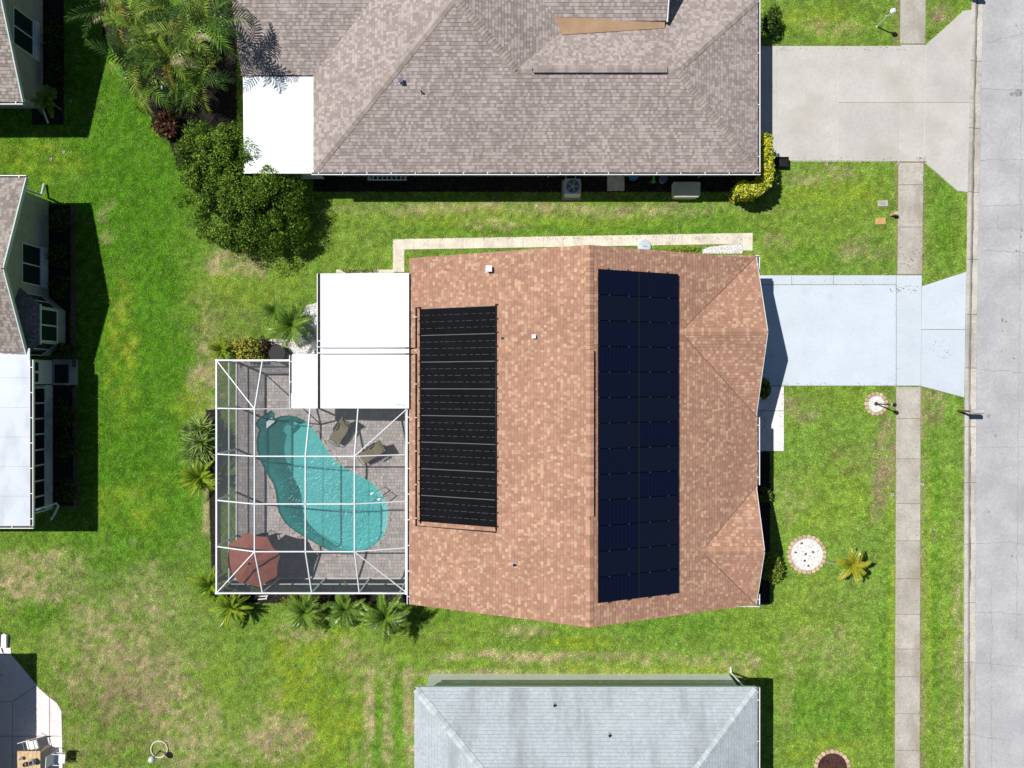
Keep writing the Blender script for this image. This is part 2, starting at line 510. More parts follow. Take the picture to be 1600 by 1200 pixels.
# (px, py, rx, ry, colour, strength): worn, dry or lush places of the lawn
BLOBS = [
    (200, 500, 110, 420, LUSH, 0.85), (190, 540, 30, 130, YELL, 0.45), (60, 245, 90, 30, YELL, 0.5), (170, 318, 12, 12, TAN, 0.35), (160, 340, 9, 14, TAN, 0.3), (170, 372, 12, 12, TAN, 0.4),
    (325, 560, 32, 110, TAN, 0.6), (340, 500, 60, 60, OLIVE, 0.6), (300, 630, 30, 40, YELL, 0.5), (390, 450, 90, 40, YELL, 0.35), (365, 410, 60, 25, TAN, 0.5),
    (60, 905, 90, 45, TAN, 0.7), (210, 1000, 130, 110, TAN, 0.45), (150, 1130, 130, 90, OLIVE, 0.6), (290, 1140, 60, 90, TAN, 0.5), (200, 1075, 90, 60, BARE, 0.45),
    (60, 960, 30, 22, LUSH, 0.6), (140, 905, 80, 30, LUSH, 0.4), (310, 985, 60, 45, GREEN, 0.6), (330, 780, 14, 70, TAN, 0.65), (205, 785, 70, 40, YELL, 0.4),
    (500, 1080, 90, 130, YELL, 0.75), (420, 1150, 70, 50, TAN, 0.55), (455, 1160, 50, 30, BARE, 0.35), (470, 990, 40, 16, TAN, 0.55), (560, 1040, 60, 40, TAN, 0.4),
    (576, 1130, 9, 90, TAN, 0.75), (606, 1130, 9, 80, TAN, 0.55), (640, 1120, 9, 90, TAN, 0.8), (592, 1120, 8, 90, LUSH, 0.45), (622, 1120, 8, 90, LUSH, 0.45), (520, 1070, 30, 40, LUSH, 0.35),
    (780, 1025, 110, 9, TAN, 0.85), (960, 1030, 220, 12, TAN, 0.45), (860, 1052, 280, 8, TAN, 0.6), (900, 1003, 60, 16, YELL, 0.7), (820, 985, 40, 10, TAN, 0.5),
    (1060, 975, 140, 20, LUSH, 0.35), (1150, 1040, 40, 25, TAN, 0.5), (1000, 1050, 200, 14, YELL, 0.5), (690, 965, 40, 14, LUSH, 0.5),
    (800, 328, 420, 12, TAN, 0.5), (760, 345, 300, 18, YELL, 0.4), (920, 360, 300, 10, LUSH, 0.5), (1110, 340, 90, 20, LUSH, 0.35), (560, 345, 90, 40, GREEN, 0.4), (770, 352, 60, 10, TAN, 0.4),
    (1300, 300, 90, 25, YELL, 0.45), (1345, 395, 50, 22, BARE, 0.35), (1260, 400, 60, 18, LUSH, 0.4), (1215, 380, 30, 20, BARE, 0.3), (1290, 275, 80, 14, TAN, 0.35),
    (1280, 35, 70, 30, YELL, 0.55), (1300, 45, 50, 16, TAN, 0.35), (1465, 25, 30, 20, BARE, 0.45), (1475, 350, 18, 70, LUSH, 0.5),
    (1240, 640, 40, 22, BARE, 0.35), (1385, 700, 22, 80, BARE, 0.4), (1375, 770, 16, 60, BARE, 0.4), (1330, 720, 40, 30, OLIVE, 0.6), (1460, 640, 25, 30, BARE, 0.55),
    (1300, 780, 70, 60, YELL, 0.2), (1235, 770, 30, 40, TAN, 0.2), (1300, 930, 80, 30, OLIVE, 0.2), (1290, 1020, 60, 40, TAN, 0.2), (1290, 1100, 70, 60, LUSH, 0.45), (1228, 1060, 12, 80, TAN, 0.3),
    (1462, 900, 8, 320, LUSH, 0.6), (1470, 1060, 7, 150, OLIVE, 0.4), (1496, 1000, 7, 220, TAN, 0.4), (1450, 1000, 6, 260, YELL, 0.35), (1381, 1040, 10, 170, LUSH, 0.4), (1392, 1000, 7, 220, YELL, 0.5),
    (1280, 1175, 70, 25, YELL, 0.4), (1459, 830, 8, 20, TAN, 0.4),
]


def lawn(x, y):
    """colour of the turf at world x, y"""
    n = len(x)
    c = np.tile(np.array(GREEN), (n, 1))
    a = np.clip(fbm(x, y, 0.35, 3) * 0.9 + 0.25, 0, 1)[:, None]
    c = c * (1 - a * 0.36) + np.array(YELL) * a * 0.36
    # well watered strip behind the left houses
    mL = 1 / (1 + np.exp((x + 15.6 + fbm(x, y, .3, 23) * 2.2) * 1.6)) / (1 + np.exp(-(y + 7.2 + fbm(x, y, .4, 27) * 2.0) * 1.3))
    mL = np.clip(mL * (0.85 + 0.35 * fbm(x, y, 1.2, 29)), 0, 1)[:, None]
    c = c * (1 - mL) + np.array(LUSH) * 1.05 * mL
    jx0, jy0 = fbm(x, y, 0.9, 21) * 0.9, fbm(x, y, 0.9, 31) * 0.9
    mott = fbm(x, y, 1.1, 41) * 0.9
    fn = fbm(x, y, 3.2, 45, 3) * 1.9
    for px, py, rx, ry, col, st in BLOBS:
        bx, by, _ = P(px, py)
        g = min(1.0, min(rx, ry) / 40.0)
        d = ((x + jx0 * g - bx) / (rx / 32.0)) ** 2 + ((y + jy0 * g - by) / (ry / 32.0)) ** 2
        sgm = np.clip(1.3 - d + mott * 0.5 * g, 0, 1) * st
        k = np.clip(sgm * (1.0 + (0.6 if col is LUSH else 1.0) * fn), 0, 1)[:, None]
        c = c * (1 - k) + np.array(col) * k
    # dry flecks and lusher tufts at hand's breadth scale
    worn = 0.18 + 0.82 / (1 + np.exp((x + 4.0) * 0.8)) / (1 + np.exp((y + 7.0) * 0.9))
    k = np.clip(fbm(x, y, 1.3, 51) * 1.6 + fn * 0.45 - 0.5, 0, 1)[:, None] * 0.6 * worn[:, None]
    c = c * (1 - k) + np.array(TAN) * k
    k = np.clip(fbm(x, y, 4.2, 61, 3) * 2.2 - 0.2, 0, 1)[:, None] * 0.4
    c = c * (1 - k) + np.array(LUSH) * k
    c = c * (1 + 0.34 * np.clip(fbm(x, y, 5.5, 65, 2) * 1.5, -1, 1))[:, None]
    # soil showing beside the pavement edges
    for X0 in (P(1402, 0)[0], P(1441, 0)[0]):
        k = np.clip(1 - np.abs(x - X0 - 0.02 * np.sin(y)) / 0.22, 0, 1) * np.clip(0.6 + fbm(x, y, 1.3, 71), 0, 1) * 0.75
        c = c * (1 - k[:, None]) + np.array(BARE) * k[:, None]
    return c


NOGRASS = []                  # outlines where no turf grows (world xy)


def nograss(poly):
    NOGRASS.append([(p[0], p[1]) for p in poly])


def inside(x, y, poly):
    r = np.zeros(len(x), bool)
    n = len(poly)
    for i in range(n):
        x0, y0 = poly[i]
        x1, y1 = poly[(i + 1) % n]
        if y0 == y1:
            continue
        r ^= ((y0 > y) != (y1 > y)) & (x < (x1 - x0) * (y - y0) / (y1 - y0) + x0)
    return r


def kerbx(py):
    """photo x of the lawn-side kerb edge at photo row py"""
    return float(np.interp(py, [-900, 0, 300, 600, 1200, 2100], [1532, 1518, 1511.5, 1507, 1505.5, 1504]))


# ------------------------------------------------------------------ ground sheet
DX0, DX1, DY0, DY1 = -13.47, -4.3, -9.54, 1.12         # pool deck rectangle
xs = np.concatenate([[-900, -300, -100, -45], np.arange(-28, 25.01, 0.2), [26, 30, 33.2, 34, 45, 100, 300, 900]])
ys = np.concatenate([[-900, -300, -100, -40], np.arange(-21, 21.01, 0.2), [40, 100, 300, 900]])
gx, gy = np.meshgrid(xs, ys)
gz = np.zeros_like(gx)
kx = np.interp(gy, sorted([P(0, p)[1] for p in (-900, 0, 300, 600, 1200, 2100)]),
               [P(kerbx(p), 0)[0] for p in (2100, 1200, 600, 300, 0, -900)])
gz[(gx > kx + 0.1) & (gx < 33.5)] = -0.35
gz[(gx > DX0 + 0.5) & (gx < DX1 - 0.3) & (gy > DY0 + 0.5) & (gy < DY1 - 0.5)] = -3.0
cols = lawn(gx.ravel(), gy.ravel()) * 0.75
me = bpy.data.meshes.new('ground')
nx, ny = len(xs), len(ys)
idx = np.arange(nx * ny).reshape(ny, nx)
quads = np.stack([idx[:-1, :-1], idx[:-1, 1:], idx[1:, 1:], idx[1:, :-1]], -1).reshape(-1, 4)
me.from_pydata(np.stack([gx.ravel(), gy.ravel(), gz.ravel()], -1).tolist(), [], quads.tolist())
at = me.attributes.new('Col', 'FLOAT_COLOR', 'POINT')
at.data.foreach_set('color', np.concatenate([cols, np.ones((len(cols), 1))], 1).astype(np.float32).ravel())
me.materials.append(M['soil'])
ground = struct(link(bpy.data.objects.new('ground', me), None, (0, 0, 0)))

# ------------------------------------------------------------------ road and kerb
rows = list(range(-900, 2101, 100))
mb = MB()
for a, b_ in zip(rows[:-1], rows[1:]):
    xa, ya, _ = P(kerbx(a), a)
    xb, yb, _ = P(kerbx(b_), b_)
    mb.face([(xb + 0.60, yb, -0.07), (33.5, yb, -0.07), (33.5, ya, -0.07), (xa + 0.60, ya, -0.07)])
road = struct(mb.build('road', M['road']))


def strip(pts, wd, z):
    """thin crooked ribbon lying at height z"""
    mb = MB()
    L_, R_ = [], []
    for i, p in enumerate(pts):
        a, b_ = pts[max(i - 1, 0)], pts[min(i + 1, len(pts) - 1)]
        d = Vector((b_[0] - a[0], b_[1] - a[1])).normalized()
        ww = wd * R.uniform(0.4, 1.3) / 2
        L_.append((p[0] - d.y * ww, p[1] + d.x * ww, z))
        R_.append((p[0] + d.y * ww, p[1] - d.x * ww, z))
    for i in range(len(pts) - 1):
        mb.face([L_[i], R_[i], R_[i + 1], L_[i + 1]])
    return mb


def crooked(p0, p1, n, jit):
    return [(p0[0] + (p1[0] - p0[0]) * t / n + R.uniform(-jit, jit), p0[1] + (p1[1] - p0[1]) * t / n + R.uniform(-jit, jit)) for t in range(n + 1)]


CR = [((1530, 322), (1620, 320)), ((1532, 357), (1610, 358)), ((1532, 391), (1640, 395)), ((1531, 577), (1600, 582)), ((1535, 138), (1610, 142)),
      ((1540, 68), (1600, 52)), ((1530, 250), (1620, 249)), ((1526, 955), (1600, 960)), ((1524, 1036), (1610, 1043)), ((1524, 1150), (1580, 1157)),
      ((1528, 700), (1620, 698)), ((1597, 40), (1592, 600)), ((1592, 600), (1588, 1000)), ((1549, 900), (1549, 1200)), ((1558, 335), (1560, 357)), ((1527, 850), (1600, 847))]
for a, b_ in CR:
    A, B = P(*a, -0.07), P(*b_, -0.07)
    nseg = max(4, int(math.hypot(B[0] - A[0], B[1] - A[1]) / 0.22))
    strip(crooked(A, B, nseg, 0.05), 0.022, -0.066).build('road_crack', M['crack'], road)
for px, py, r_ in ((1566, 500, .10), (1572, 503, .06), (1566, 517, .05), (1545, 650, .12), (1556, 681, .09), (1545, 800, .07), (1590, 145, .22), (1581, 147, .13), (1597, 360, .07),
                   (1595, 370, .06), (1588, 392, .05), (1576, 845, .04), (1581, 869, .06), (1565, 548, .05), (1584, 560, .06), (1563, 745, .04), (1588, 40, .05), (1547, 425, .03), (1540, 778, .03), (1592, 750, .03)):
    c = P(px, py, -0.07)
    mb = MB()
    mb.face([(c[0] + math.cos(t) * r_ * R.uniform(.6, 1.2), c[1] + math.sin(t) * r_ * R.uniform(.6, 1.2), -0.066) for t in np.linspace(0, 2 * math.pi, 10)[:-1]])
    mb.build('tar_spot', M['crack'], road)

kerb = base_empty('kerb', P(kerbx(600), 600))
joints = [-120, -25, 95, 200, 300, 405, 491, 575, 667, 754, 850, 942, 1035, 1148, 1240, 1330]
prof = [(0, -0.3), (0, 0.03), (0.012, 0.042), (0.15, 0.040), (0.21, 0.02), (0.27, -0.045), (0.31, -0.062), (0.60, -0.045), (0.62, -0.062), (0.62, -0.3)]
for a, b_ in zip(joints[:-1], joints[1:]):
    xa, ya, _ = P(kerbx(a), a + 0.35)
    xb, yb, _ = P(kerbx(b_), b_ - 0.35)
    mb = MB()
    for (d0, z0), (d1, z1) in zip(prof[:-1], prof[1:]):
        mb.face([(xa + d0, ya, z0), (xb + d0, yb, z0), (xb + d1, yb, z1), (xa + d1, ya, z1)])
    mb.face([(xa + d, ya, z) for d, z in prof])
    mb.face([(xb + d, yb, z) for d, z in reversed(prof)])
    mb.build('kerb_section', M['kerb'], kerb)
pts = []
for p in range(-100, 1320, 12):
    x, y, _ = P(kerbx(p), p)
    pts.append((x + 0.30 + R.uniform(-.015, .015), y))
stuff(strip(pts, 0.11, -0.0535).build('gutter_dirt', M['gutter_dirt'], kerb))
nograss([(kx_, y_) for kx_, y_ in [(P(kerbx(p), p)[0], P(0, p)[1]) for p in rows]] + [(40, -48), (40, 48)])


# ------------------------------------------------------------------ pavements
def slabs(root, name, polys, matl, z=0.035):
    for poly in polys:
        w_ = [P(*p)[:2] for p in poly]
        cx, cy = sum(p[0] for p in w_) / len(w_), sum(p[1] for p in w_) / len(w_)
        sh = [(p[0] - math.copysign(min(0.012, abs(p[0] - cx)), p[0] - cx), p[1] - math.copysign(min(0.012, abs(p[1] - cy)), p[1] - cy)) for p in w_]
        MB().bevslab(sh, -0.12, z + R.uniform(-.003, .003), 0.010).build(name, matl, root)
        nograss(w_)


def bed(root, poly, z=0.012, matl=None, name='joint_bed'):
    w_ = [P(*p)[:2] for p in poly]
    MB().prism(w_, -0.1, z).build(name, matl or M['joint'], root)


sidewalk = base_empty('sidewalk', P(1420, 600))


def swx(py):
    return float(np.interp(py, [0, 250, 600, 1200], [1406.5, 1403.5, 1400, 1397.5])), float(np.interp(py, [0, 250, 600, 1200], [1446.5, 1443, 1438.5, 1437]))


for seq in ([-80, -10, 69], [254, 289, 355, 429], [604.5, 654, 717, 787, 845, 904, 960, 1014, 1057, 1115, 1172, 1232, 1290]):
    for a, b_ in zip(seq[:-1], seq[1:]):
        l0, r0 = swx(a)
        l1, r1 = swx(b_)
        slabs(sidewalk, 'slab', [[(l0, a), (r0, a), (r1, b_), (l1, b_)]], M['walk'], 0.03)
    l0, r0 = swx(seq[0]); l1, r1 = swx(seq[-1])
    bed(sidewalk, [(l0, seq[0]), (r0, seq[0]), (r1, seq[-1]), (l1, seq[-1])])

drive = base_empty('driveway', P(1300, 515))
D = [[(1150, 430), (1237, 430), (1237, 445), (1150, 445)], [(1237, 430), (1302, 430), (1302, 445), (1237, 445)], [(1302, 430), (1400, 430), (1400, 445), (1302, 445)],
     [(1150, 445), (1400, 445), (1400, 603), (1150, 603)],
     [(1400, 430), (1440, 430), (1438.5, 603), (1400, 603)],
     [(1440, 447), (1509.5, 424.5), (1508, 515), (1439, 515)], [(1439, 515), (1508, 515), (1506.5, 621.5), (1438.5, 603.5)]]
slabs(drive, 'slab', D, M['drive_white'], 0.04)
bed(drive, [(1150, 430), (1440, 430), (1440, 447), (1509, 425), (1506, 621), (1438, 603), (1150, 603)], z=.02)

ndrive = base_empty('neighbour_driveway', P(1320, 165))
D = [[(1160, 72), (1213, 72), (1213, 251), (1160, 251)], [(1213, 72), (1309, 72), (1309, 252), (1213, 252)], [(1309, 72), (1407, 72), (1406.5, 161), (1309, 161)],
     [(1309, 161), (1406.5, 161), (1404, 253), (1309, 252)], [(1407, 70), (1446, 70), (1445, 161), (1406.5, 161)], [(1406.5, 161), (1445, 161), (1443, 253.5), (1404, 253)],
     [(1446, 70), (1505, 17), (1518, 15), (1515, 161), (1445, 161)], [(1445, 161), (1515, 161), (1511.5, 301), (1496, 299), (1443, 253)]]
slabs(ndrive, 'slab', D, M['drive_conc'], 0.04)
bed(ndrive, [(1160, 72), (1446, 72), (1505, 17), (1518, 15), (1512, 300), (1496, 299), (1443, 253), (1160, 252)], matl=M['slab_side'])

# side walk north of the house: small square slabs and a short return
walk = base_empty('side_walkway', P(900, 380))
n = 34
for i in range(n):
    a, b_ = 632 + (1160 - 632) * i / n, 632 + (1160 - 632) * (i + 1) / n
    ya, yb = 373.5 - 9.0 * (a - 632) / 530, 373.5 - 9.0 * (b_ - 632) / 530
    slabs(walk, 'slab', [[(a, ya), (b_, yb), (b_, yb + 17), (a, ya + 17)]], M['slab_side'], 0.03)
slabs(walk, 'slab', [[(615, 374.5), (632, 374), (632, 390.5), (615, 390.5)], [(616, 390.5), (632, 390.5), (632, 408), (616, 408)], [(616, 408), (632, 408), (632, 425), (616, 425)],
                     [(1160, 364.5), (1176, 364), (1176, 392), (1160, 392)], [(525, 421), (600, 421), (616, 421), (616, 427), (525, 427)]], M['slab_side'], 0.03)
bed(walk, [(632, 373.5), (1176, 364), (1176, 381), (632, 390)], z=.022, matl=M['slab_side'])
bed(walk, [(614, 374), (632, 374), (632, 425), (614, 425)], z=.022, matl=M['slab_side'])

# painted path to the front door
fp = base_empty('front_path', P(1213, 655))
slabs(fp, 'slab', [[(1150, 603.5), (1225, 603.5), (1225, 642), (1150, 642)], [(1150, 642), (1225, 642), (1225, 705), (1150, 705)]], M['path_white'], 0.04)

# pink patio, lower left
pat = base_empty('patio', P(45, 1120))
P_ = [[(-90, 1022), (18, 1022), (40, 1048), (58, 1071), (20, 1096), (-90, 1096)], [(20, 1096), (58, 1071), (78, 1089), (78, 1150), (20, 1150)], [(78, 1089), (90, 1098), (97, 1110), (98, 1150), (78, 1150)],
      [(-90, 1096), (20, 1096), (20, 1150), (-90, 1150)], [(-90, 1150), (20, 1150), (20, 1230), (-90, 1230)], [(20, 1150), (78, 1150), (78, 1230), (20, 1230)], [(78, 1150), (98, 1150), (99, 1230), (78, 1230)],
      [(-20, 1010), (18, 1011), (18, 1022), (-20, 1022)]]
slabs(pat, 'slab', P_, M['patio'], 0.03)


# leaf bits and grit lying on the pavements
M['litter'] = mat('leaf_litter', (0.16, 0.12, 0.08), rough=0.95, var=0.3)


def litter(root, boxes, z):
    mb = MB()
    for x0, x1, y0, y1, n_, sz in boxes:
        for _ in range(n_):
            c_ = P(R.uniform(x0, x1), R.uniform(y0, y1), max(z, 0))
            a_, q = R.uniform(0, 6.28), sz * R.uniform(.4, 1.3)
            mb.face([(c_[0] + q * math.cos(a_ + t) * k_, c_[1] + q * math.sin(a_ + t) * k_, z + R.uniform(0, .004)) for t, k_ in ((0, 1), (1.8, .45), (3.1, 1), (4.6, .4))])
    stuff(mb.build('leaf_litter', M['litter'], root))


litter(drive, [(1235, 1398, 432, 446, 30, .03), (1390, 1440, 446, 458, 40, .04), (1245, 1500, 450, 600, 70, .018), (1450, 1485, 530, 560, 40, .03), (1225, 1400, 598, 603, 60, .03), (1398, 1402, 446, 603, 40, .02)], .046)
litter(ndrive, [(1215, 1440, 243, 252, 50, .035), (1215, 1440, 73, 80, 40, .035), (1220, 1510, 80, 250, 60, .02), (1435, 1447, 245, 255, 30, .04)], .046)
litter(sidewalk, [(1401, 1407, 610, 1200, 160, .03), (1431, 1438, 610, 1200, 160, .03), (1405, 1411, 260, 425, 60, .03), (1436, 1443, 260, 425, 60, .03), (1405, 1440, 390, 425, 40, .04)], .036)
litter(fp, [(1203, 1224, 606, 704, 40, .025), (1218, 1224, 606, 704, 40, .03)], .046)
litter(walk, [(616, 1175, 370, 374, 150, .03)], .036)
litter(road, [(1528, 1600, 0, 1200, 120, .02)], -.062)

# ------------------------------------------------------------------ shingled roofs
def palette(kind):
    r = R.random()
    if kind == 'brown':
        if r < 0.17:
            c = (0.50, 0.33, 0.222)
        elif r < 0.45:
            c = (0.425, 0.25, 0.175)
        else:
            c = (0.378, 0.212, 0.148)
        j = R.uniform(0.90, 1.10)
    elif kind == 'beige':
        if r < 0.46:
            c = (0.42, 0.365, 0.345)
        elif r < 0.50:
            c = (0.36, 0.31, 0.268)
        else:
            c = (0.32, 0.268, 0.250)
        j = R.uniform(0.9, 1.1)
    elif kind == 'taupe':
        c = (0.36, 0.32, 0.285) if r < 0.5 else (0.25, 0.215, 0.195)
        j = R.uniform(0.88, 1.12)
    elif kind == 'slate':
        c = (0.16, 0.16, 0.17) if r < 0.5 else (0.22, 0.21, 0.20)
        j = R.uniform(0.85, 1.15)
    else:
        c = (0.445, 0.495, 0.525) if r < 0.5 else (0.415, 0.465, 0.495)
        j = R.uniform(0.97, 1.03)
    return (c[0] * j, c[1] * j, c[2] * j)


def roof_face(roof, corners, eave, kind, expo=0.145, matl=None, wmin=0.08, wmax=0.165):
    """one plane of a roof: boards below and overlapping shingle tabs above"""
    C = [Vector(c) for c in corners]
    nrm = Vector((0, 0, 0))
    for i in range(len(C)):
        nrm += C[i].cross(C[(i + 1) % len(C)])
    nrm.normalize()
    if nrm.z < 0:
        nrm = -nrm
        C.reverse()
    u = Vector(eave).normalized()
    v = nrm.cross(u).normalized()
    if v.z < 0:
        v = -v
    o = C[0]
    uv = [((c - o).dot(u), (c - o).dot(v)) for c in C]
    vmin, vmax = min(p[1] for p in uv), max(p[1] for p in uv)
    mb = MB()
    k = 0
    vv = vmin
    while vv < vmax - 0.02:
        v0, v1 = vv, min(vv + expo * 1.08, vmax)
        vm = vv + expo * 0.5
        xsx = []
        for i in range(len(uv)):
            (ua, va), (ub, vb) = uv[i], uv[(i + 1) % len(uv)]
            if (va > vm) != (vb > vm):
                xsx.append(ua + (ub - ua) * (vm - va) / (vb - va))
        xsx.sort()
        for a, b_ in zip(xsx[::2], xsx[1::2]):
            q = a - R.uniform(0, wmax)
            while q < b_:
                wd = R.uniform(wmin, wmax)
                l, r_ = max(q, a), min(q + wd, b_)
                q += wd
                if r_ - l < 0.01:
                    continue
                th = R.choice((0.010, 0.016, 0.020))
                drop = R.choice((0, 0, 0.012))
                c = palette(kind)
                A = o + u * l + v * (v0 - drop) + nrm * th
                B = o + u * r_ + v * (v0 - drop) + nrm * th
                Cc = o + u * r_ + v * v1 + nrm * 0.003
                Dd = o + u * l + v * v1 + nrm * 0.003
                up = (B - A).cross(Dd - A).dot(nrm) > 0
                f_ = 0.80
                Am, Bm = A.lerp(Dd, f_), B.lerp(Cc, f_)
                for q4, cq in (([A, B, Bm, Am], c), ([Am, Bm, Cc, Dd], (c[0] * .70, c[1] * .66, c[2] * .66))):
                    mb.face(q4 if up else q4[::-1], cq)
                e4 = [A - nrm * th, B - nrm * th, B, A]
                mb.face(e4 if up else e4[::-1], (c[0] * 0.8, c[1] * 0.8, c[2] * 0.8))
        vv += expo
        k += 1
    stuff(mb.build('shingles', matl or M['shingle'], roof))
    d = MB()
    d.solid([c - nrm * 0.14 for c in C], [c - nrm * 0.004 for c in C])
    return d.build('roof_boards', M['deckwood'], roof)


CAPMESH = {}


def caps(roof, p0, p1, na, nb, kind, step=0.15, wd=0.17, lift=0.012):
    """folded cap shingles along a ridge or hip, each its own piece; na, nb: normals of the two sides"""
    p0, p1 = Vector(p0), Vector(p1)
    d = (p1 - p0)
    Lg = d.length
    d.normalize()
    na, nb = Vector(na).normalized(), Vector(nb).normalized()
    sa = d.cross(na)
    sb = d.cross(nb)
    sa, sb = sa.normalized(), sb.normalized()
    mid = (na + nb).normalized()
    # side vectors must point away from the ridge, downhill
    if sa.dot(nb) > 0:
        sa = -sa
    if sb.dot(na) > 0:
        sb = -sb
    key = (round(d.x, 3), round(d.y, 3), round(d.z, 3), kind, wd, step, tuple(round(c, 2) for c in na))
    if key not in CAPMESH:
        lo, hi = 0.022, 0.006
        e = step * 1.12
        vs = []
        for t, h in ((0, lo), (e, hi)):
            vs += [sa * wd + na * h + d * t, mid * (h + 0.01) + d * t, sb * wd + nb * h + d * t]
        vs += [sa * wd, Vector((0, 0, 0)), sb * wd]
        fs = [(0, 1, 4, 3), (1, 2, 5, 4), (6, 7, 1, 0), (7, 8, 2, 1)]
        me = bpy.data.meshes.new('ridge_cap')
        me.from_pydata([tuple(q) for q in vs], [], fs)
        me.materials.append(M['cap_' + kind])
        CAPMESH[key] = me
    n = int(Lg / step)
    for i in range(n):
        link(bpy.data.objects.new('ridge_cap', CAPMESH[key]), roof, p0 + d * (i * step) + mid * lift)


def gutter(house, p0, p1, out, name='gutter', wd=0.125, ht=0.11, hang=1.1):
    """open trough along an eave with hangers; out: horizontal unit vector away from the house"""
    p0, p1, out = Vector(p0), Vector(p1), Vector(out)
    mb = MB()
    zt = 0.0
    t = 0.012

    def plank(o0, o1, z0, z1):
        a = [p0 + out * o0, p1 + out * o0, p1 + out * o1, p0 + out * o1]
        mb.solid([q + Vector((0, 0, z0)) for q in a], [q + Vector((0, 0, z1)) for q in a])
    plank(0.0, t, -ht, zt)
    plank(wd - 0.035, wd, -ht, zt + 0.004)
    plank(t, wd - 0.035, -ht, -ht + t)
    g = mb.build(name, M['white'], house)
    a = [p0 + out * (t + .002), p1 + out * (t + .002), p1 + out * (wd - .037), p0 + out * (wd - .037)]
    MB().solid([q + Vector((0, 0, -ht + t + .002)) for q in a], [q + Vector((0, 0, -.045)) for q in a]).build('leaf_debris', M['debris'], g)
    d = (p1 - p0)
    n = int(d.length / hang)
    for i in range(n + 1):
        c = p0 + d * ((i + 0.3) / (n + 0.6))
        h = MB()
        h.beam(c + out * 0.0 + Vector((0, 0, 0.006)), c + out * (wd - 0.002) + Vector((0, 0, 0.006)), 0.035, 0.012)
        h.build('hanger', M['white'], g)
    return g


def window_x(house, X, y0, y1, z0, z1, ny=2, nz=1, sgn=1, fr=0.06):
    """window in a wall facing +x (sgn 1) or -x: frame with separate panes"""
    mb = MB()
    a, b_ = sorted((X - 0.02 * sgn, X + 0.05 * sgn))
    mb.box(a, b_, y0, y1, z0, z0 + fr).box(a, b_, y0, y1, z1 - fr, z1)
    mb.box(a, b_, y0, y0 + fr, z0 + fr, z1 - fr).box(a, b_, y1 - fr, y1, z0 + fr, z1 - fr)
    for i in range(1, ny):
        yc = y0 + (y1 - y0) * i / ny
        mb.box(a, b_ - 0.005 * sgn, yc - fr / 2, yc + fr / 2, z0 + fr, z1 - fr)
    for i in range(1, nz):
        zc = z0 + (z1 - z0) * i / nz
        mb.box(a, b_ - 0.008 * sgn, y0 + fr, y1 - fr, zc - fr / 3, zc + fr / 3)
    wn = mb.build('window', M['trim'], house)
    for i in range(ny):
        for j in range(nz):
            ya, yb = y0 + (y1 - y0) * i / ny + fr / 2, y0 + (y1 - y0) * (i + 1) / ny - fr / 2
            za, zb = z0 + (z1 - z0) * j / nz + fr / 3, z0 + (z1 - z0) * (j + 1) / nz - fr / 3
            x_ = X + 0.02 * sgn
            MB().box(min(x_, x_ - .01 * sgn), max(x_, x_ - .01 * sgn), ya, yb, za, zb).build('pane', M['glass'], wn)
    return wn


def window_y(house, Y, x0, x1, z0, z1, nx_=2, sgn=1, fr=0.06):
    mb = MB()
    a, b_ = sorted((Y - 0.02 * sgn, Y + 0.05 * sgn))
    mb.box(x0, x1, a, b_, z0, z0 + fr).box(x0, x1, a, b_, z1 - fr, z1)
    for i in range(nx_ + 1):
        xc = x0 + (x1 - x0 - fr) * i / nx_
        mb.box(xc, xc + fr, a, b_ - 0.004, z0 + fr, z1 - fr)
    wn = mb.build('window', M['trim'], house)
    y_ = Y + 0.02 * sgn
    for i in range(nx_):
        MB().box(x0 + (x1 - x0 - fr) * i / nx_ + fr, x0 + (x1 - x0 - fr) * (i + 1) / nx_, min(y_, y_ - .01 * sgn), max(y_, y_ - .01 * sgn), z0 + fr, z1 - fr).build('pane', M['glass'], wn)
    return wn


SL = 0.39


# ---------------- main house
house = thing('house', 'tan brown shingled house with solar panels in the middle of the picture', 'house', (3.2, -2.1, 0))
ZE, ZR, XR = 2.7, 5.74, 3.17
XL, XRT, YB, YT = -4.61, 11.04, -9.92, 5.67
sl_l, sl_r = (ZR - ZE) / (XR - XL), (ZR - ZE) / (XRT - XR)
NLEFT, NRIGHT = (-sl_l, 0, 1), (sl_r, 0, 1)
MB().box(XL + 0.55, XRT - 0.75, YB + 0.35, YT - 0.35, -0.05, 2.62).build('wall', M['walls_cream'], house)
for yy, s_ in ((YT - 0.36, 1), (YB + 0.36, -1)):
    g = MB()
    tri = [(XL + 0.6, yy, 2.62), (XRT - 0.8, yy, 2.62), (XR, yy, ZR - 0.35)]
    g.solid([(p[0], yy - 0.1, p[2]) for p in tri], [(p[0], yy + 0.1, p[2]) for p in tri])
    g.build('gable_wall', M['walls_cream'], house)
roof = MB().box(XR - 0.05, XR + 0.05, YB + 0.2, YT - 0.2, ZR - 0.32, ZR - 0.17).build('roof', M['deckwood'], house)
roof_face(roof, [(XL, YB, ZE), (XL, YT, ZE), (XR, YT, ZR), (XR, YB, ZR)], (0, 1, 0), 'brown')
roof_face(roof, [(XRT, YB, ZE), (XRT, YT, ZE), (XR, YT, ZR), (XR, YB, ZR)], (0, 1, 0), 'brown')
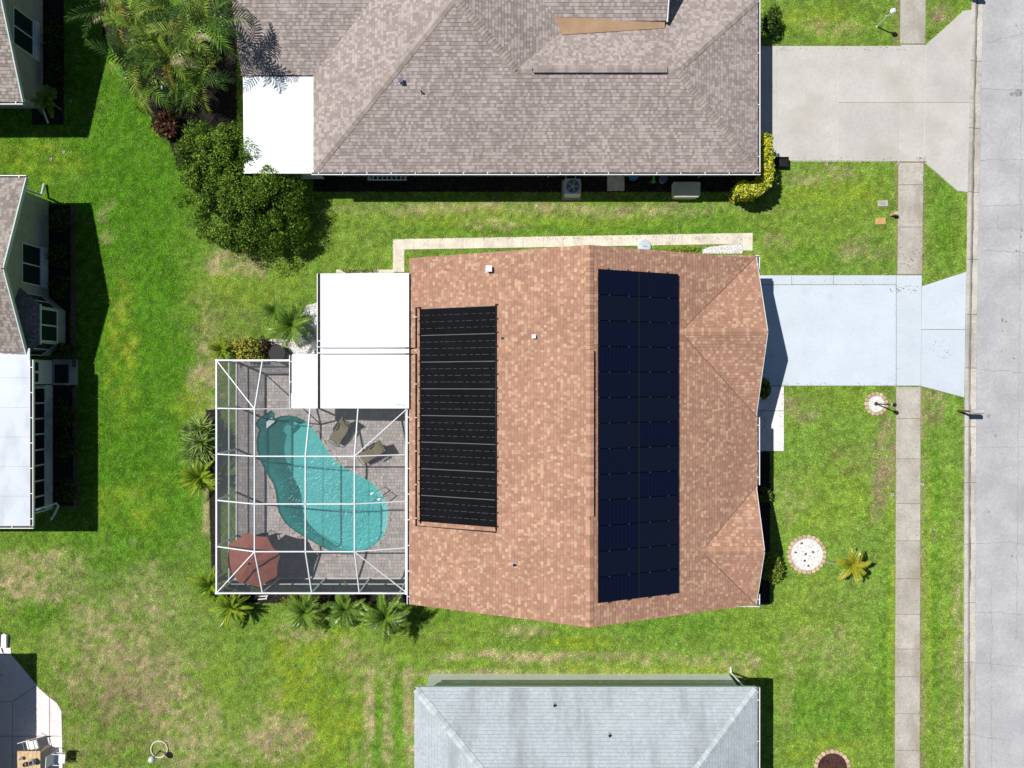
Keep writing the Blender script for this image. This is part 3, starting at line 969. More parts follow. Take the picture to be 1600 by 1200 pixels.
for zp, yc, hw_u, hw_d in ((4.17, 2.25, 3.55, 3.75), (3.78, -7.28, 2.75, 2.72)):
    xi = XR + (ZR - zp) / sl_r - 0.05
    xf = 10.98
    su, sd = (zp - ZE) / hw_u, (zp - ZE) / hw_d
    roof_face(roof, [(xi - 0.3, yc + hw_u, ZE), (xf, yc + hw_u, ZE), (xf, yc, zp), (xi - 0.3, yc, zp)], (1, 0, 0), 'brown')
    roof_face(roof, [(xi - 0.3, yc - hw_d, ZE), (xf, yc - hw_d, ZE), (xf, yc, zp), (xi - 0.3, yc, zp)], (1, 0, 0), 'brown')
    caps(roof, (xf - 0.02, yc, zp), (xi, yc, zp), (0, su, 1), (0, -sd, 1), 'brown')
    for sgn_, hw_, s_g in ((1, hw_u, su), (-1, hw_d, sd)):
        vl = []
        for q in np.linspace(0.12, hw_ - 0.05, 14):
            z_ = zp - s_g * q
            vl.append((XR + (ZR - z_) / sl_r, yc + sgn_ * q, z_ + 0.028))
        MB().tube(vl, 0.018, 5).build('valley_line', M['valley'], roof)  # dark strip painting the shading and dirt along the closed valley
    g = MB()
    tri = [(xf - 0.5, yc - hw_d + 0.3, ZE - 0.1), (xf - 0.5, yc + hw_u - 0.3, ZE - 0.1), (xf - 0.5, yc, zp - 0.25)]
    g.solid(tri, [(p[0] + 0.1, p[1], p[2]) for p in tri]).build('gable_wall', M['walls_cream'], house)
    f_ = MB()
    f_.beam((xf + 0.02, yc + hw_u, ZE - 0.09), (xf + 0.02, yc, zp - 0.09), 0.03, 0.16).beam((xf + 0.02, yc - hw_d, ZE - 0.09), (xf + 0.02, yc, zp - 0.09), 0.03, 0.16)
    f_.build('fascia', M['white'], house)
caps(roof, (XR, YB + 0.02, ZR), (XR, -5.40, ZR), NLEFT, NRIGHT, 'brown')
caps(roof, (XR, 1.42, ZR), (XR, YT - 0.1, ZR), NLEFT, NRIGHT, 'brown')
vent = MB()
vent.beam((XR - 0.135, -5.36, ZR + 0.005), (XR - 0.135, 1.38, ZR + 0.005), 0.03, 0.09).beam((XR + 0.135, -5.36, ZR + 0.005), (XR + 0.135, 1.38, ZR + 0.005), 0.03, 0.09)
vent.beam((XR, -5.36, ZR + 0.02), (XR, 1.38, ZR + 0.02), 0.24, 0.05)
vt = vent.build('ridge_vent', M['black'], house)
caps(vt, (XR, -5.38, ZR + 0.085), (XR, 1.40, ZR + 0.085), (-0.2, 0, 1), (0.2, 0, 1), 'brown', wd=0.16, lift=0.0)
gutter(house, (XL - 0.005, YB, ZE + 0.0), (XL - 0.005, -1.15, ZE + 0.0), (-1, 0, 0))
gutter(house, (XRT + 0.005, -4.55, ZE), (XRT + 0.005, -1.5, ZE), (1, 0, 0))
gutter(house, (XRT + 0.005, YT - 0.6, ZE), (XRT + 0.005, YT + 0.05, ZE), (1, 0, 0), hang=3)
gutter(house, (XRT + 0.005, YB - 0.02, ZE), (XRT + 0.005, YB + 0.45, ZE), (1, 0, 0), hang=3)
gutter(house, (XRT - 0.8, YT + 0.01, ZE - 0.05), (XRT + 0.12, YT + 0.01, ZE - 0.05), (0, 1, 0), hang=3)
gutter(house, (XRT - 0.8, YB - 0.01, ZE - 0.05), (XRT + 0.12, YB - 0.01, ZE - 0.05), (0, -1, 0), hang=3)
# garage door, front door and windows under the eaves
gd = MB().box(10.30, 10.34, -0.3, 4.7, 0.0, 2.2).build('garage_door', M['white'], house)
for i in range(1, 4):
    MB().box(10.341, 10.352, -0.25, 4.65, 0.55 * i - 0.02, 0.55 * i + 0.02).build('panel_line', M['trim'], gd)
fd = MB().box(10.30, 10.35, -2.6, -1.65, 0.05, 2.1).build('front_door', M['brown'], house)
MB().lathe((10.37, -1.78, 1.0), [(0.0, 0), (0.03, 0.01), (0.03, 0.05), (0, 0.06)], 8).build('door_handle', M['chrome'], fd)
window_x(house, 10.31, -4.4, -3.1, 0.9, 2.1)
window_x(house, 10.31, -8.6, -6.2, 0.9, 2.1, 3)
for x0 in (-2.5, 2.0, 6.5):
    window_y(house, YT - 0.34, x0, x0 + 1.3, 0.9, 2.1, 2, 1)
    window_y(house, YB + 0.34, x0, x0 + 1.3, 0.9, 2.1, 2, -1)


def roof_z(X):
    return ZR - sl_l * (XR - X) if X < XR else ZR - sl_r * (X - XR)


# vents and pipes on the main roof
def vent_pipe(px, py, r_, h_, matl, label, cat='vent', square=False, zf=None, wdt=0.24):
    z = 4.0
    for _ in range(8):
        x, y, _z = P(px, py, z)
        z = zf(x, y) if zf else roof_z(x)
    t = thing('roof_vent', label, cat, (x, y, z))
    if square:
        MB().rbox((x, y, z - 0.02), wdt, wdt, 0.04).build('flashing', M['white'], t)
        mb = MB()
        mb.rbox((x, y, z + 0.02), wdt * 0.75, wdt * 0.75, h_)
        mb.rbox((x, y, z + 0.02 + h_), wdt * 0.95, wdt * 0.95, 0.03)
        mb.build('hood', matl, t)
    else:
        MB().lathe((x, y, z - 0.02), [(r_ * 2.2, 0), (r_ * 2.2, 0.03), (r_ * 1.3, 0.07)], 12).build('flashing', M['grey'], t)
        MB().lathe((x, y, z), [(r_, 0), (r_, h_), (r_ * 0.75, h_), (r_ * 0.7, h_ - 0.05)], 12).build('pipe', matl, t)


vent_pipe(764, 421, 0.1, 0.22, M['white'], 'large white square roof vent near the top edge of the brown roof', square=True, wdt=0.28)
vent_pipe(834, 526, 0.05, 0.14, M['white'], 'small white square vent on the brown roof beside the ridge', square=True, wdt=0.17)
vent_pipe(784, 528, 0.035, 0.16, M['black'], 'thin dark vent pipe beside the black pool heating mats')
vent_pipe(803, 882, 0.045, 0.18, M['black'], 'dark vent pipe on the lower part of the brown roof')

# ---------------- photovoltaic array, two columns of thirteen
arr = thing('solar_array', 'two columns of dark blue solar panels on the brown roof', 'solar panels', (5.2, -2.1, roof_z(5.2)))
th_r = math.atan(sl_r)
dn = Vector((math.cos(th_r), 0, -math.sin(th_r)))
nn = Vector((math.sin(th_r), 0, math.cos(th_r)))
st = Vector((3.47, 0, roof_z(3.47)))
pl, pw = 1.905, 1.04
mesh_frame = mesh_cell = None


def obox(o, u, v, n_, a0, a1, b0, b1, c0, c1, mb):
    f = lambda a, b_, c: tuple(o + u * a + v * b_ + n_ * c)
    mb.solid([f(a0, b0, c0), f(a1, b0, c0), f(a1, b1, c0), f(a0, b1, c0)], [f(a0, b0, c1), f(a1, b0, c1), f(a1, b1, c1), f(a0, b1, c1)])
    return mb


vy = Vector((0, 1, 0))
for c in range(2):
    for r_ in range(13):
        o = st + dn * (c * (pl + 0.02)) + Vector((0, -8.93 + r_ * 1.0485, 0))
        if mesh_frame is None:
            pnl = obox(o, dn, vy, nn, 0, pl, 0, pw, 0.10, 0.137, MB()).build('panel', M['panelframe'], arr)
            mesh_frame = pnl.data
            cl = obox(o, dn, vy, nn, 0.02, pl - 0.02, 0.016, pw - 0.016, 0.137, 0.141, MB()).build('cells', M['cells'], pnl)
            mesh_cell = cl.data
            off, offc = WP[pnl.name] - o, WP[cl.name] - o
        else:
            pnl = link(bpy.data.objects.new('panel', mesh_frame), arr, o + off)
            link(bpy.data.objects.new('cells', mesh_cell), pnl, o + offc)
for c in range(2):
    for q in (0.27, 0.75):
        o = st + dn * (c * (pl + 0.02) + pl * q)
        obox(o, dn, vy, nn, -0.02, 0.02, -9.0, 4.75, 0.015, 0.098, MB()).build('rail', M['blackmetal'], arr)
        for r_ in range(14):
            oo = o + Vector((0, -8.94 + r_ * 1.0485, 0))
            obox(oo, dn, vy, nn, -0.02, 0.02, -0.014, 0.014, 0.10, 0.147, MB()).build('clamp', M['clampgrey'], arr)
# bright seam between the columns
o = st + dn * pl
obox(o, dn, vy, nn, 0.006, 0.013, -8.93, 4.68, 0.11, 0.134, MB()).build('seam_strip', M['clampgrey'], arr)

# ---------------- pool heating mats on the west slope
ht = thing('pool_heater', 'black rubber pool heating mats with header pipes on the brown roof', 'pool heater', (-2.4, -1.4, roof_z(-2.4)))
th_l = math.atan(sl_l)
up_ = Vector((math.cos(th_l), 0, math.sin(th_l)))
nl = Vector((-math.sin(th_l), 0, math.cos(th_l)))
o0 = Vector((-4.08, 0, roof_z(-4.08)))
mw = 9.52 / 8
LEN = 3.66
obox(o0, up_, vy, nl, 0.06, LEN - 0.06, -6.14, -6.16 + 8 * mw, 0.018, 0.0235, MB()).build('backing', M['clampgrey2'], ht)
for i in range(8):
    o = o0 + Vector((0, -6.15 + i * mw, 0))
    mb = MB()
    sw_ = (mw - 0.022) / 4
    for k in range(4):
        b0 = k * sw_ + 0.008
        b1 = (k + 1) * sw_ - 0.008
        obox(o, up_, vy, nl, 0.05, LEN - 0.05, b0, b1, 0.025, 0.045, mb)
        for q in range(int((b1 - b0) / 0.055)):     # tube ribs
            bb = b0 + 0.02 + q * 0.055
            obox(o, up_, vy, nl, 0.06, LEN - 0.06, bb, bb + 0.022, 0.045, 0.053, mb)
        if k < 3:
            t = 0.1 + R.uniform(0, .1)
            while t < LEN - 0.1:                     # bridges between the strips
                obox(o, up_, vy, nl, t, t + R.uniform(0.05, 0.16), b1, b1 + 0.016, 0.026, 0.044, mb)
                t += R.uniform(0.25, 0.42)
    mb.build('mat', M['matblack'], ht)
for t in (0.0, LEN):
    a = o0 + up_ * t + nl * 0.05
    MB().tube([a + Vector((0, -6.22, 0)), a + Vector((0, 3.42, 0))], 0.034, 8).build('header_pipe', M['black'], ht, True)
for t in (-0.055, LEN + 0.06):
    for i in range(17):
        a = o0 + up_ * t + nl * 0.05 + Vector((0, -6.1 + i * 0.594, 0))
        obox(a, up_, vy, nl, -0.03, 0.03, -0.025, 0.025, -0.05, 0.03, MB()).build('clamp', M['black'], ht)
e0 = o0 + up_ * -0.22 + nl * 0.05
MB().tube([o0 + up_ * 0 + nl * 0.05 + Vector((0, 3.42, 0)), e0 + Vector((0, 3.42, 0)), e0 + Vector((0, 1.62, 0)), e0 + Vector((-0.45, 1.62, 0.03))], 0.032, 8).build('feed_pipe', M['black'], ht, True)
MB().tube([e0 + Vector((-0.45, 1.35, 0.03)), e0 + Vector((0, 1.35, 0)), e0 + Vector((0, -6.35, 0)), o0 + up_ * LEN + nl * 0.05 + Vector((0, -6.35, 0)), o0 + up_ * LEN + nl * 0.05 + Vector((0, -6.2, 0))], 0.032, 8).build('return_pipe', M['black'], ht, True)
MB().tube([e0 + Vector((-0.45, 1.62, 0.03)), (-8.55, 1.66, 2.86), (-8.72, 1.66, 2.80), (-8.72, 1.66, 0.1)], 0.03, 8).build('white_feed_pipe', M['white'], ht, True)
MB().tube([e0 + Vector((-0.45, 1.35, 0.03)), (-8.55, 1.39, 2.86), (-8.70, 1.39, 2.80), (-8.70, 1.39, 0.1)], 0.03, 8).build('white_return_pipe', M['white'], ht, True)
for i in range(7):
    a = e0 + Vector((0, 3.0 - i * 1.5, 0))
    MB().rbox((a.x, a.y, a.z - 0.03), 0.09, 0.03, 0.075).build('pipe_clip', M['white'], ht)

# ---------------- lanai roof, white insulated panels
lan = thing('lanai', 'white flat lanai roof joined to the brown house', 'patio roof', (-6.6, 2.0, 0))
LX0, LX1, LY0, LY1 = -8.62, -4.62, -1.10, 4.98
edges = np.linspace(LY0, LY1, 6)
for a, b_ in zip(edges[:-1], edges[1:]):
    mb = MB()
    mb.solid([(LX0, a + .004, 2.62), (LX1, a + .004, 2.78), (LX1, b_ - .004, 2.78), (LX0, b_ - .004, 2.62)], [(LX0, a + .004, 2.70), (LX1, a + .004, 2.86), (LX1, b_ - .004, 2.86), (LX0, b_ - .004, 2.70)])
    mb.build('roof_panel', M['whiteroof'], lan)
gutter(lan, (LX0, LY0, 2.69), (LX0, LY1, 2.69), (-1, 0, 0), hang=9, wd=0.17)
for y_ in (LY0 + 0.1, 1.9, LY1 - 0.1):
    MB().beam((LX0 + 0.1, y_, 0.02), (LX0 + 0.1, y_, 2.62), 0.08, 0.08).build('post', M['white'], lan)
MB().beam((LX0 + 0.1, LY0, 2.56), (LX0 + 0.1, LY1, 2.56), 0.08, 0.1).build('beam', M['white'], lan)
MB().box(LX0 + 0.06, LX1, LY1 - 0.16, LY1 - 0.08, 0, 2.6).build('end_wall', M['walls_white'], lan)
MB().rbox((P(624, 632, 2.86)[0], P(624, 632, 2.86)[1], 2.82), 0.5, 0.03, 0.06, -0.15).build('flashing_strip', M['grey'], lan)
lo = thing('porch_roof', 'small lower white roof panel beside the pool cage', 'patio roof', (-9.3, 0.1, 0))
for a, b_ in ((-1.10, 0.13), (0.138, 1.34)):
    mb = MB()
    mb.solid([(-9.95, a, 2.50), (-8.80, a, 2.56), (-8.80, b_, 2.56), (-9.95, b_, 2.50)], [(-9.95, a, 2.56), (-8.80, a, 2.62), (-8.80, b_, 2.62), (-9.95, b_, 2.56)])
    mb.build('roof_panel', M['whiteroof'], lo)
gutter(lo, (-9.955, -1.10, 2.56), (-9.955, 1.30, 2.56), (-1, 0, 0), hang=1.2)
for y_ in (-1.0, 1.2):
    MB().beam((-9.85, y_, 0.02), (-9.85, y_, 2.5), 0.07, 0.07).build('post', M['white'], lo)

# ------------------------------------------------------------------ pool deck, pool
deck = base_empty('pool_deck', (-9, -4, 0))
POOLPX = [(452, 649), (464, 651), (475, 656), (487, 666), (500, 685), (512, 705), (525, 721), (540, 731), (560, 742), (580, 753), (594, 766), (603, 782), (607, 798), (606, 817), (600, 836), (587, 850),
          (570, 860), (552, 866), (535, 866), (520, 862), (507, 856), (494, 849), (482, 842), (462, 830), (446, 817), (436, 800), (433, 785), (432, 770), (427, 755), (416, 737), (406, 717), (402, 703), (401, 690), (404, 676), (406, 671),
          (399, 663), (403, 656), (413, 648), (425, 641), (431, 647), (430, 654), (440, 650)]
pool_xy = [P(*p)[:2] for p in POOLPX]


def offset(poly, d):
    a = sum(poly[i][0] * poly[(i + 1) % len(poly)][1] - poly[(i + 1) % len(poly)][0] * poly[i][1] for i in range(len(poly)))
    sgn = 1 if a > 0 else -1
    out = []
    n = len(poly)
    for i in range(n):
        p, q = Vector(poly[i - 1]), Vector(poly[(i + 1) % n])
        t = (q - p).normalized()
        out.append((poly[i][0] + t.y * d * sgn, poly[i][1] - t.x * d * sgn))
    return out


cop_out = offset(pool_xy, 0.13)
# sand bed with the pool cut out: strips between the coping ring and the deck edge
bm_pts = np.array([(x, y) for x in np.arange(DX0, DX1, 0.1) for y in np.arange(DY0, DY1, 0.1)]) + 0.05
keep = ~inside(bm_pts[:, 0], bm_pts[:, 1], offset(pool_xy, 0.05))
mb = MB()
for x, y in bm_pts[keep]:
    mb.face([(x - .05, y - .05, 0.02), (x + .05, y - .05, 0.02), (x + .05, y + .05, 0.02), (x - .05, y + .05, 0.02)])
stuff(mb.build('joint_sand', M['sand'], deck))
mb = MB()
s_ = 0.158
iy = 0
y = DY0
while y < DY1:
    x = DX0 - (0.08 if iy % 2 else 0)
    while x < DX1:
        wd = s_ * R.choice((1, 1, 1.5))
        x0, x1 = max(x + .005, DX0), min(x + wd - .005, DX1)
        if x1 - x0 > 0.03:
            cx, cy = (x0 + x1) / 2, y + s_ / 2
            if not inside(np.array([cx]), np.array([cy]), offset(pool_xy, 0.10))[0]:
                j = R.uniform(.86, 1.14)
                c = R.choice(((0.45, 0.405, 0.385), (0.48, 0.44, 0.42), (0.41, 0.385, 0.375), (0.50, 0.44, 0.40), (0.44, 0.415, 0.40)))
                z = 0.045 + R.uniform(-.002, .002)
                y0, y1 = y + .005, y + s_ - .005
                t = [(x0, y0, z), (x1, y0, z), (x1, y1, z), (x0, y1, z)]
                cc = tuple(k * j for k in c)
                mb.face(t, cc)
                for a, b_ in ((0, 1), (1, 2), (2, 3), (3, 0)):
                    mb.face([(t[a][0], t[a][1], .02), (t[b_][0], t[b_][1], .02), t[b_], t[a]], cc)
        x += wd
    y += s_
    iy += 1
stuff(mb.build('paver', M['paver'], deck))
nograss([(DX0, DY0), (DX1, DY0), (DX1, DY1), (DX0, DY1)])

pool = thing('swimming_pool', 'kidney shaped swimming pool with turquoise water inside the screen cage', 'pool', (-9.5, -5.0, -1.6))
# basin: walls and a floor that is deeper towards the upper end
def depth(x, y):
    d = P(600, 800)[0] - x
    return -float(np.interp(d, [0.2, 1.4, 3.0, 6.5], [-0.85 * -1, 1.05, 1.2, 1.55]))


mb = MB()
inner = offset(pool_xy, -0.16)
n = len(pool_xy)
for i in range(n):
    j = (i + 1) % n
    a, b_ = pool_xy[i], pool_xy[j]
    za, zb = depth(*a), depth(*b_)
    mb.face([(*a, 0.03), (*b_, 0.03), (*b_, zb + 0.25), (*a, za + 0.25)])
    mb.face([(*a, za + 0.25), (*b_, zb + 0.25), (*inner[j], depth(*inner[j])), (*inner[i], depth(*inner[i]))])
gp = np.array([(x, y) for x in np.arange(-13, -5.5, 0.1) for y in np.arange(-9, -1, 0.1)])
kp = inside(gp[:, 0], gp[:, 1], offset(pool_xy, -0.08))
for x, y in gp[kp]:
    q = [(x - .05, y - .05), (x + .05, y - .05), (x + .05, y + .05), (x - .05, y + .05)]
    mb.face([(*k, depth(*k) + 0.004) for k in q])
mb.build('basin', M['basin'], pool)
mb = MB()
stp = [P(*p)[:2] for p in ((592, 764), (603, 782), (607, 798), (606, 817), (600, 836), (594, 832), (597, 815), (596, 798), (592, 783), (585, 770))]
mb.prism(stp, -1.2, -0.32).build('entry_step', M['step_white'], pool)
st_ = 0.026
wx = np.arange(-13.0, -5.6, st_)
wy = np.arange(-9.0, -1.0, st_)
GX, GY = np.meshgrid(wx, wy)
jx, jy, _ = P(548, 812)
rj = np.hypot(GX - jx, GY - jy)
amp = np.clip(1.25 - rj / 4.2, 0.10, 1.0)
wob = fbm(GX.ravel(), GY.ravel(), 1.6, 101).reshape(GX.shape)
WZ = amp * 0.0140 * np.sin(2 * math.pi * (rj / 0.13 + wob * 2.4)) * (0.55 + 0.6 * fbm(GX.ravel(), GY.ravel(), 2.5, 111).reshape(GX.shape))
WZ += (0.22 + amp) * 0.014 * fbm(GX.ravel(), GY.ravel(), 7.5, 121, 2).reshape(GX.shape)
ins_ = inside(GX.ravel(), GY.ravel(), offset(pool_xy, 0.03)).reshape(GX.shape)
use = ins_[:-1, :-1] | ins_[1:, :-1] | ins_[:-1, 1:] | ins_[1:, 1:]
wi = np.arange(GX.size).reshape(GX.shape)
qd = np.stack([wi[:-1, :-1], wi[:-1, 1:], wi[1:, 1:], wi[1:, :-1]], -1)[use]
uq, inv = np.unique(qd.ravel(), return_inverse=True)
wm = bpy.data.meshes.new('water')
wm.from_pydata(np.stack([GX.ravel()[uq] + 9.5, GY.ravel()[uq] + 5.0, WZ.ravel()[uq]], -1).tolist(), [], inv.reshape(-1, 4).tolist())
wm.shade_smooth()
wm.materials.append(M['water'])
link(bpy.data.objects.new('water', wm), pool, (-9.5, -5.0, -0.08))
# coping stones
per = []
for i in range(n):
    j = (i + 1) % n
    Lg = math.dist(pool_xy[i], pool_xy[j])
    m_ = max(1, round(Lg / 0.30))
    for k in range(m_):
        t0, t1 = k / m_ + 0.02, (k + 1) / m_ - 0.02
        f = lambda A, t: (A[i][0] + (A[j][0] - A[i][0]) * t, A[i][1] + (A[j][1] - A[i][1]) * t)
        MB().bevslab([f(pool_xy, t0), f(pool_xy, t1), f(cop_out, t1), f(cop_out, t0)], -0.04, 0.055, 0.008).build('coping_stone', M['coping'], pool)
pa = P(411, 668, 0.06); pb = P(424, 657, 0.06)
MB().beam((pa[0] + .1, pa[1] + .05, 0.062), (pb[0] + .1, pb[1] + .05, 0.062), 0.24, 0.03).build('skimmer_plate', M['lightblue'], pool)
for dx, dy in ((0, 0), (0.33, -0.27)):
    a = Vector(P(577, 771, -0.35)) + Vector((dx, dy, 0))
    d = Vector((0.86, 0.40, 0)).normalized()
    pts = [a, a + Vector((0, 0, 0.75)), a + Vector((0, 0, 0.98)) + d * 0.1, a + Vector((0, 0, 1.12)) + d * 0.35, a + Vector((0, 0, 0.95)) + d * 0.85, a + Vector((0, 0, 0.45)) + d * 0.92]
    MB().tube(pts, 0.024, 8).build('handrail', M['chrome'], pool, True)

# ------------------------------------------------------------------ screen cage over the pool
cage = thing('pool_cage', 'white framed mansard screen cage standing over the pool', 'screen enclosure', (-9, -4.2, 0.045))
gx_ = [-13.43, -11.34, -9.10, -6.94, -4.72]
gy_ = [-9.50, -7.38, -5.28, -3.18, -1.10, 1.08]
ZW, ZU, ZG = 2.40, 3.40, 2.62


def node(i, j):
    x, y = gx_[i], gy_[j]
    z = ZU
    if i == 0 or j == 0:
        z = ZW
    if i == 4:
        z = ZG if j > 0 else ZW + 0.1
    if j == 5:
        z = ZW
    if j == 4 and i >= 2:
        z = 2.66
    return (x, y, z)


def bar(a, b_, wd=0.046, ht=0.09, name='roof_beam'):
    MB().beam(a, b_, wd, ht).build(name, M['white'], cage)


def pane(pts, mt='screen'):
    MB().face(pts).build('screen_panel', M[mt], cage)


for j in range(1, 4):                                     # rows
    for i in range(4):
        bar(node(i, j), node(i + 1, j))
bar(node(0, 4), node(1, 4)); bar(node(1, 4), (-9.96, -1.10, 2.58))
for i in range(1, 4):                                     # columns
    for j in range(3):
        bar(node(i, j), node(i, j + 1))
bar(node(1, 3), node(1, 4)); bar(node(1, 4), node(1, 5))
bar(node(2, 3), node(2, 4)); bar(node(3, 3), node(3, 4))
bar(node(0, 5), node(1, 4), 0.042, 0.06); bar(node(0, 0), node(1, 1), 0.042, 0.06); bar(node(4, 0), node(3, 1), 0.042, 0.06); bar((-4.74, -1.12, 2.66), node(3, 3), 0.042, 0.06)
bar((gx_[0], gy_[0] - .05, ZW), (gx_[0], gy_[5] + .05, ZW), 0.066, 0.10, 'eave_beam')
bar((gx_[0] - .05, gy_[0], ZW + .012), (gx_[4], gy_[0], ZW + .012), 0.066, 0.10, 'eave_beam')
bar((gx_[0] - .05, gy_[5], ZW + .012), (-9.96, gy_[5], ZW + .012), 0.066, 0.10, 'eave_beam')
bar((gx_[4] - 0.06, gy_[0], 2.60), (gx_[4] - 0.06, gy_[4], 2.60), 0.09, 0.10, 'eave_beam')
bar((-9.98, gy_[5], ZW + .02), (-9.98, gy_[4], ZW + .1), 0.07, 0.08, 'eave_beam')
for i in range(4):
    for j in range(5):
        if i >= 2 and j == 4:
            continue
        a, b_, c, d = node(i, j), node(i + 1, j), node(i + 1, j + 1), node(i, j + 1)
        if (i, j) == (0, 0):
            pane([a, b_, c]); pane([a, c, d]); continue
        if (i, j) == (3, 0):
            pane([a, b_, d]); pane([b_, c, d]); continue
        if (i, j) == (0, 4):
            pane([a, b_, d]); pane([b_, c, d]); continue
        if (i, j) == (1, 4):
            pane([node(1, 4), (-9.96, -1.1, 2.6), (-9.96, 1.08, ZW), node(1, 5)]); continue
        if (i, j) == (1, 3):
            pane([a, b_, d]); pane([b_, c, d]); continue
        if (i, j) == (2, 3):
            pane([a, b_, c, d]); continue
        if (i, j) == (3, 3):
            pane([a, b_, c]); pane([a, c, d]); continue
        pane([a, b_, c, d])
# walls: posts, rails and screens
for j in range(6):
    MB().beam((gx_[0], gy_[j], 0.03), (gx_[0], gy_[j], ZW - .05), 0.06, 0.09).build('post', M['white'], cage)
for x in (-11.34, -9.1, -6.94, -5.1):
    MB().beam((x, gy_[0], 0.03), (x, gy_[0], ZW - .05), 0.06, 0.09).build('post', M['white'], cage)
for x in (-11.34, -9.96):
    MB().beam((x, gy_[5], 0.03), (x, gy_[5], ZW - .05), 0.06, 0.09).build('post', M['white'], cage)
for z, wd in ((0.07, 0.07), (1.0, 0.055)):
    for a, b_ in zip(gy_[:-1], gy_[1:]):
        bar((gx_[0], a + .045, z), (gx_[0], b_ - .045, z), wd, 0.05, 'wall_rail')
    for a, b_ in zip([-13.4, -11.3, -9.06, -6.9], [-11.38, -9.14, -6.98, -4.8]):
        bar((a, gy_[0], z), (b_, gy_[0], z), wd, 0.05, 'wall_rail')
    for a, b_ in ((-13.38, -11.38), (-11.3, -10.0)):
        bar((a, gy_[5], z), (b_, gy_[5], z), wd, 0.05, 'wall_rail')
for a, b_ in zip(gy_[:-1], gy_[1:]):
    pane([(gx_[0], a, .05), (gx_[0], b_, .05), (gx_[0], b_, ZW), (gx_[0], a, ZW)], 'wallscreen')
for a, b_ in zip(gx_[:-1], gx_[1:]):
    pane([(a, gy_[0], .05), (b_, gy_[0], .05), (b_, gy_[0], ZW), (a, gy_[0], ZW)], 'wallscreen2')
for a, b_ in ((-13.43, -11.34), (-11.34, -9.98)):
    pane([(a, gy_[5], .05), (b_, gy_[5], .05), (b_, gy_[5], ZW), (a, gy_[5], ZW)], 'wallscreen')


# ------------------------------------------------------------------ pool furniture
def lounger(px, py, ang, label):
    c = Vector(P(px, py, 0.40))
    base = Vector((c.x, c.y, 0.05))
    t = thing('lounge_chair', label, 'lounge chair', base, 'tan lounge chairs by the pool')
    ca, sa = math.cos(ang), math.sin(ang)

    def Q(l, s, z):                       # l: towards the foot, s: sideways
        return (c.x + l * ca - s * sa, c.y + l * sa + s * ca, 0.05 + z)
    prof_ = [(-0.62, 0.86), (-0.52, 0.80), (-0.36, 0.62), (-0.20, 0.46), (-0.02, 0.38), (0.18, 0.42), (0.34, 0.46), (0.50, 0.40), (0.70, 0.31)]
    mb = MB()
    hw = 0.26
    for (l0, z0), (l1, z1) in zip(prof_[:-1], prof_[1:]):
        mb.solid([Q(l0, -hw, z0 - .012), Q(l1, -hw, z1 - .012), Q(l1, hw, z1 - .012), Q(l0, hw, z0 - .012)], [Q(l0, -hw, z0), Q(l1, -hw, z1), Q(l1, hw, z1), Q(l0, hw, z0)])
    mb.build('sling', M['tan'], t)
    for s in (-1, 1):
        MB().tube([Q(l, s * 0.285, z) for l, z in prof_] + [Q(0.80, s * 0.285, 0.27)], 0.014, 6).build('side_rail', M['blackmetal'], t, True)
        MB().tube([Q(-0.45, s * 0.32, 0.02), Q(0.0, s * 0.32, 0.36), Q(0.25, s * 0.32, 0.44)], 0.013, 6).build('leg', M['blackmetal'], t, True)
        MB().tube([Q(0.42, s * 0.32, 0.02), Q(0.05, s * 0.32, 0.34), Q(-0.30, s * 0.32, 0.58)], 0.013, 6).build('leg', M['blackmetal'], t, True)
        a, b_ = Q(-0.32, s * 0.33, 0.60), Q(0.16, s * 0.33, 0.60)
        MB().beam(a, b_, 0.06, 0.03).build('armrest', M['black'], t)
    MB().tube([Q(0.80, -0.285, 0.27), Q(0.82, 0, 0.27), Q(0.80, 0.285, 0.27)], 0.014, 6).build('foot_bar', M['blackmetal'], t, True)
    MB().tube([Q(0.42, -0.32, 0.02), Q(0.44, 0, 0.02), Q(0.42, 0.32, 0.02)], 0.013, 6).build('floor_bar', M['blackmetal'], t, True)
    MB().tube([Q(-0.45, -0.32, 0.02), Q(-0.47, 0, 0.02), Q(-0.45, 0.32, 0.02)], 0.013, 6).build('floor_bar', M['blackmetal'], t, True)
    mb = MB()
    mb.solid([Q(-0.55, -0.2, 0.825), Q(-0.40, -0.2, 0.675), Q(-0.40, 0.2, 0.675), Q(-0.55, 0.2, 0.825)], [Q(-0.53, -0.19, 0.87), Q(-0.36, -0.19, 0.71), Q(-0.36, 0.19, 0.71), Q(-0.53, 0.19, 0.87)])
    mb.build('pillow', M['tan'], t)


lounger(534, 672, math.atan2(-0.80, -0.50), 'tan folding lounge chair half in the shade of the white lanai roof')
lounger(584, 706, math.atan2(-0.52, -0.84), 'tan folding lounge chair in full sun, nearer to the house gutter')

uc = Vector((*P(394, 876, 2.0)[:2], 0.05))
um = thing('patio_umbrella', 'terracotta octagonal patio umbrella in the corner of the screen cage', 'umbrella', uc)
MB().tube([(uc.x, uc.y, 0.05), (uc.x, uc.y, 2.25)], 0.022, 8).build('pole', M['blackmetal'], um, True)
MB().lathe((uc.x, uc.y, 0.045), [(0.25, 0), (0.25, 0.05), (0.05, 0.09), (0.04, 0.3)], 16).build('base', M['black'], um)
ang0 = math.radians(12)
tilt = Matrix.Rotation(math.radians(7), 4, 'X') @ Matrix.Rotation(math.radians(-5), 4, 'Y')
topc = Vector((0, 0, 0.42))
rim = [Vector((1.34 * math.cos(ang0 + k * math.pi / 4), 1.34 * math.sin(ang0 + k * math.pi / 4), 0)) for k in range(8)]
ctr = Vector((uc.x, uc.y, 1.90))
tw = lambda p: tuple(ctr + (tilt @ p))
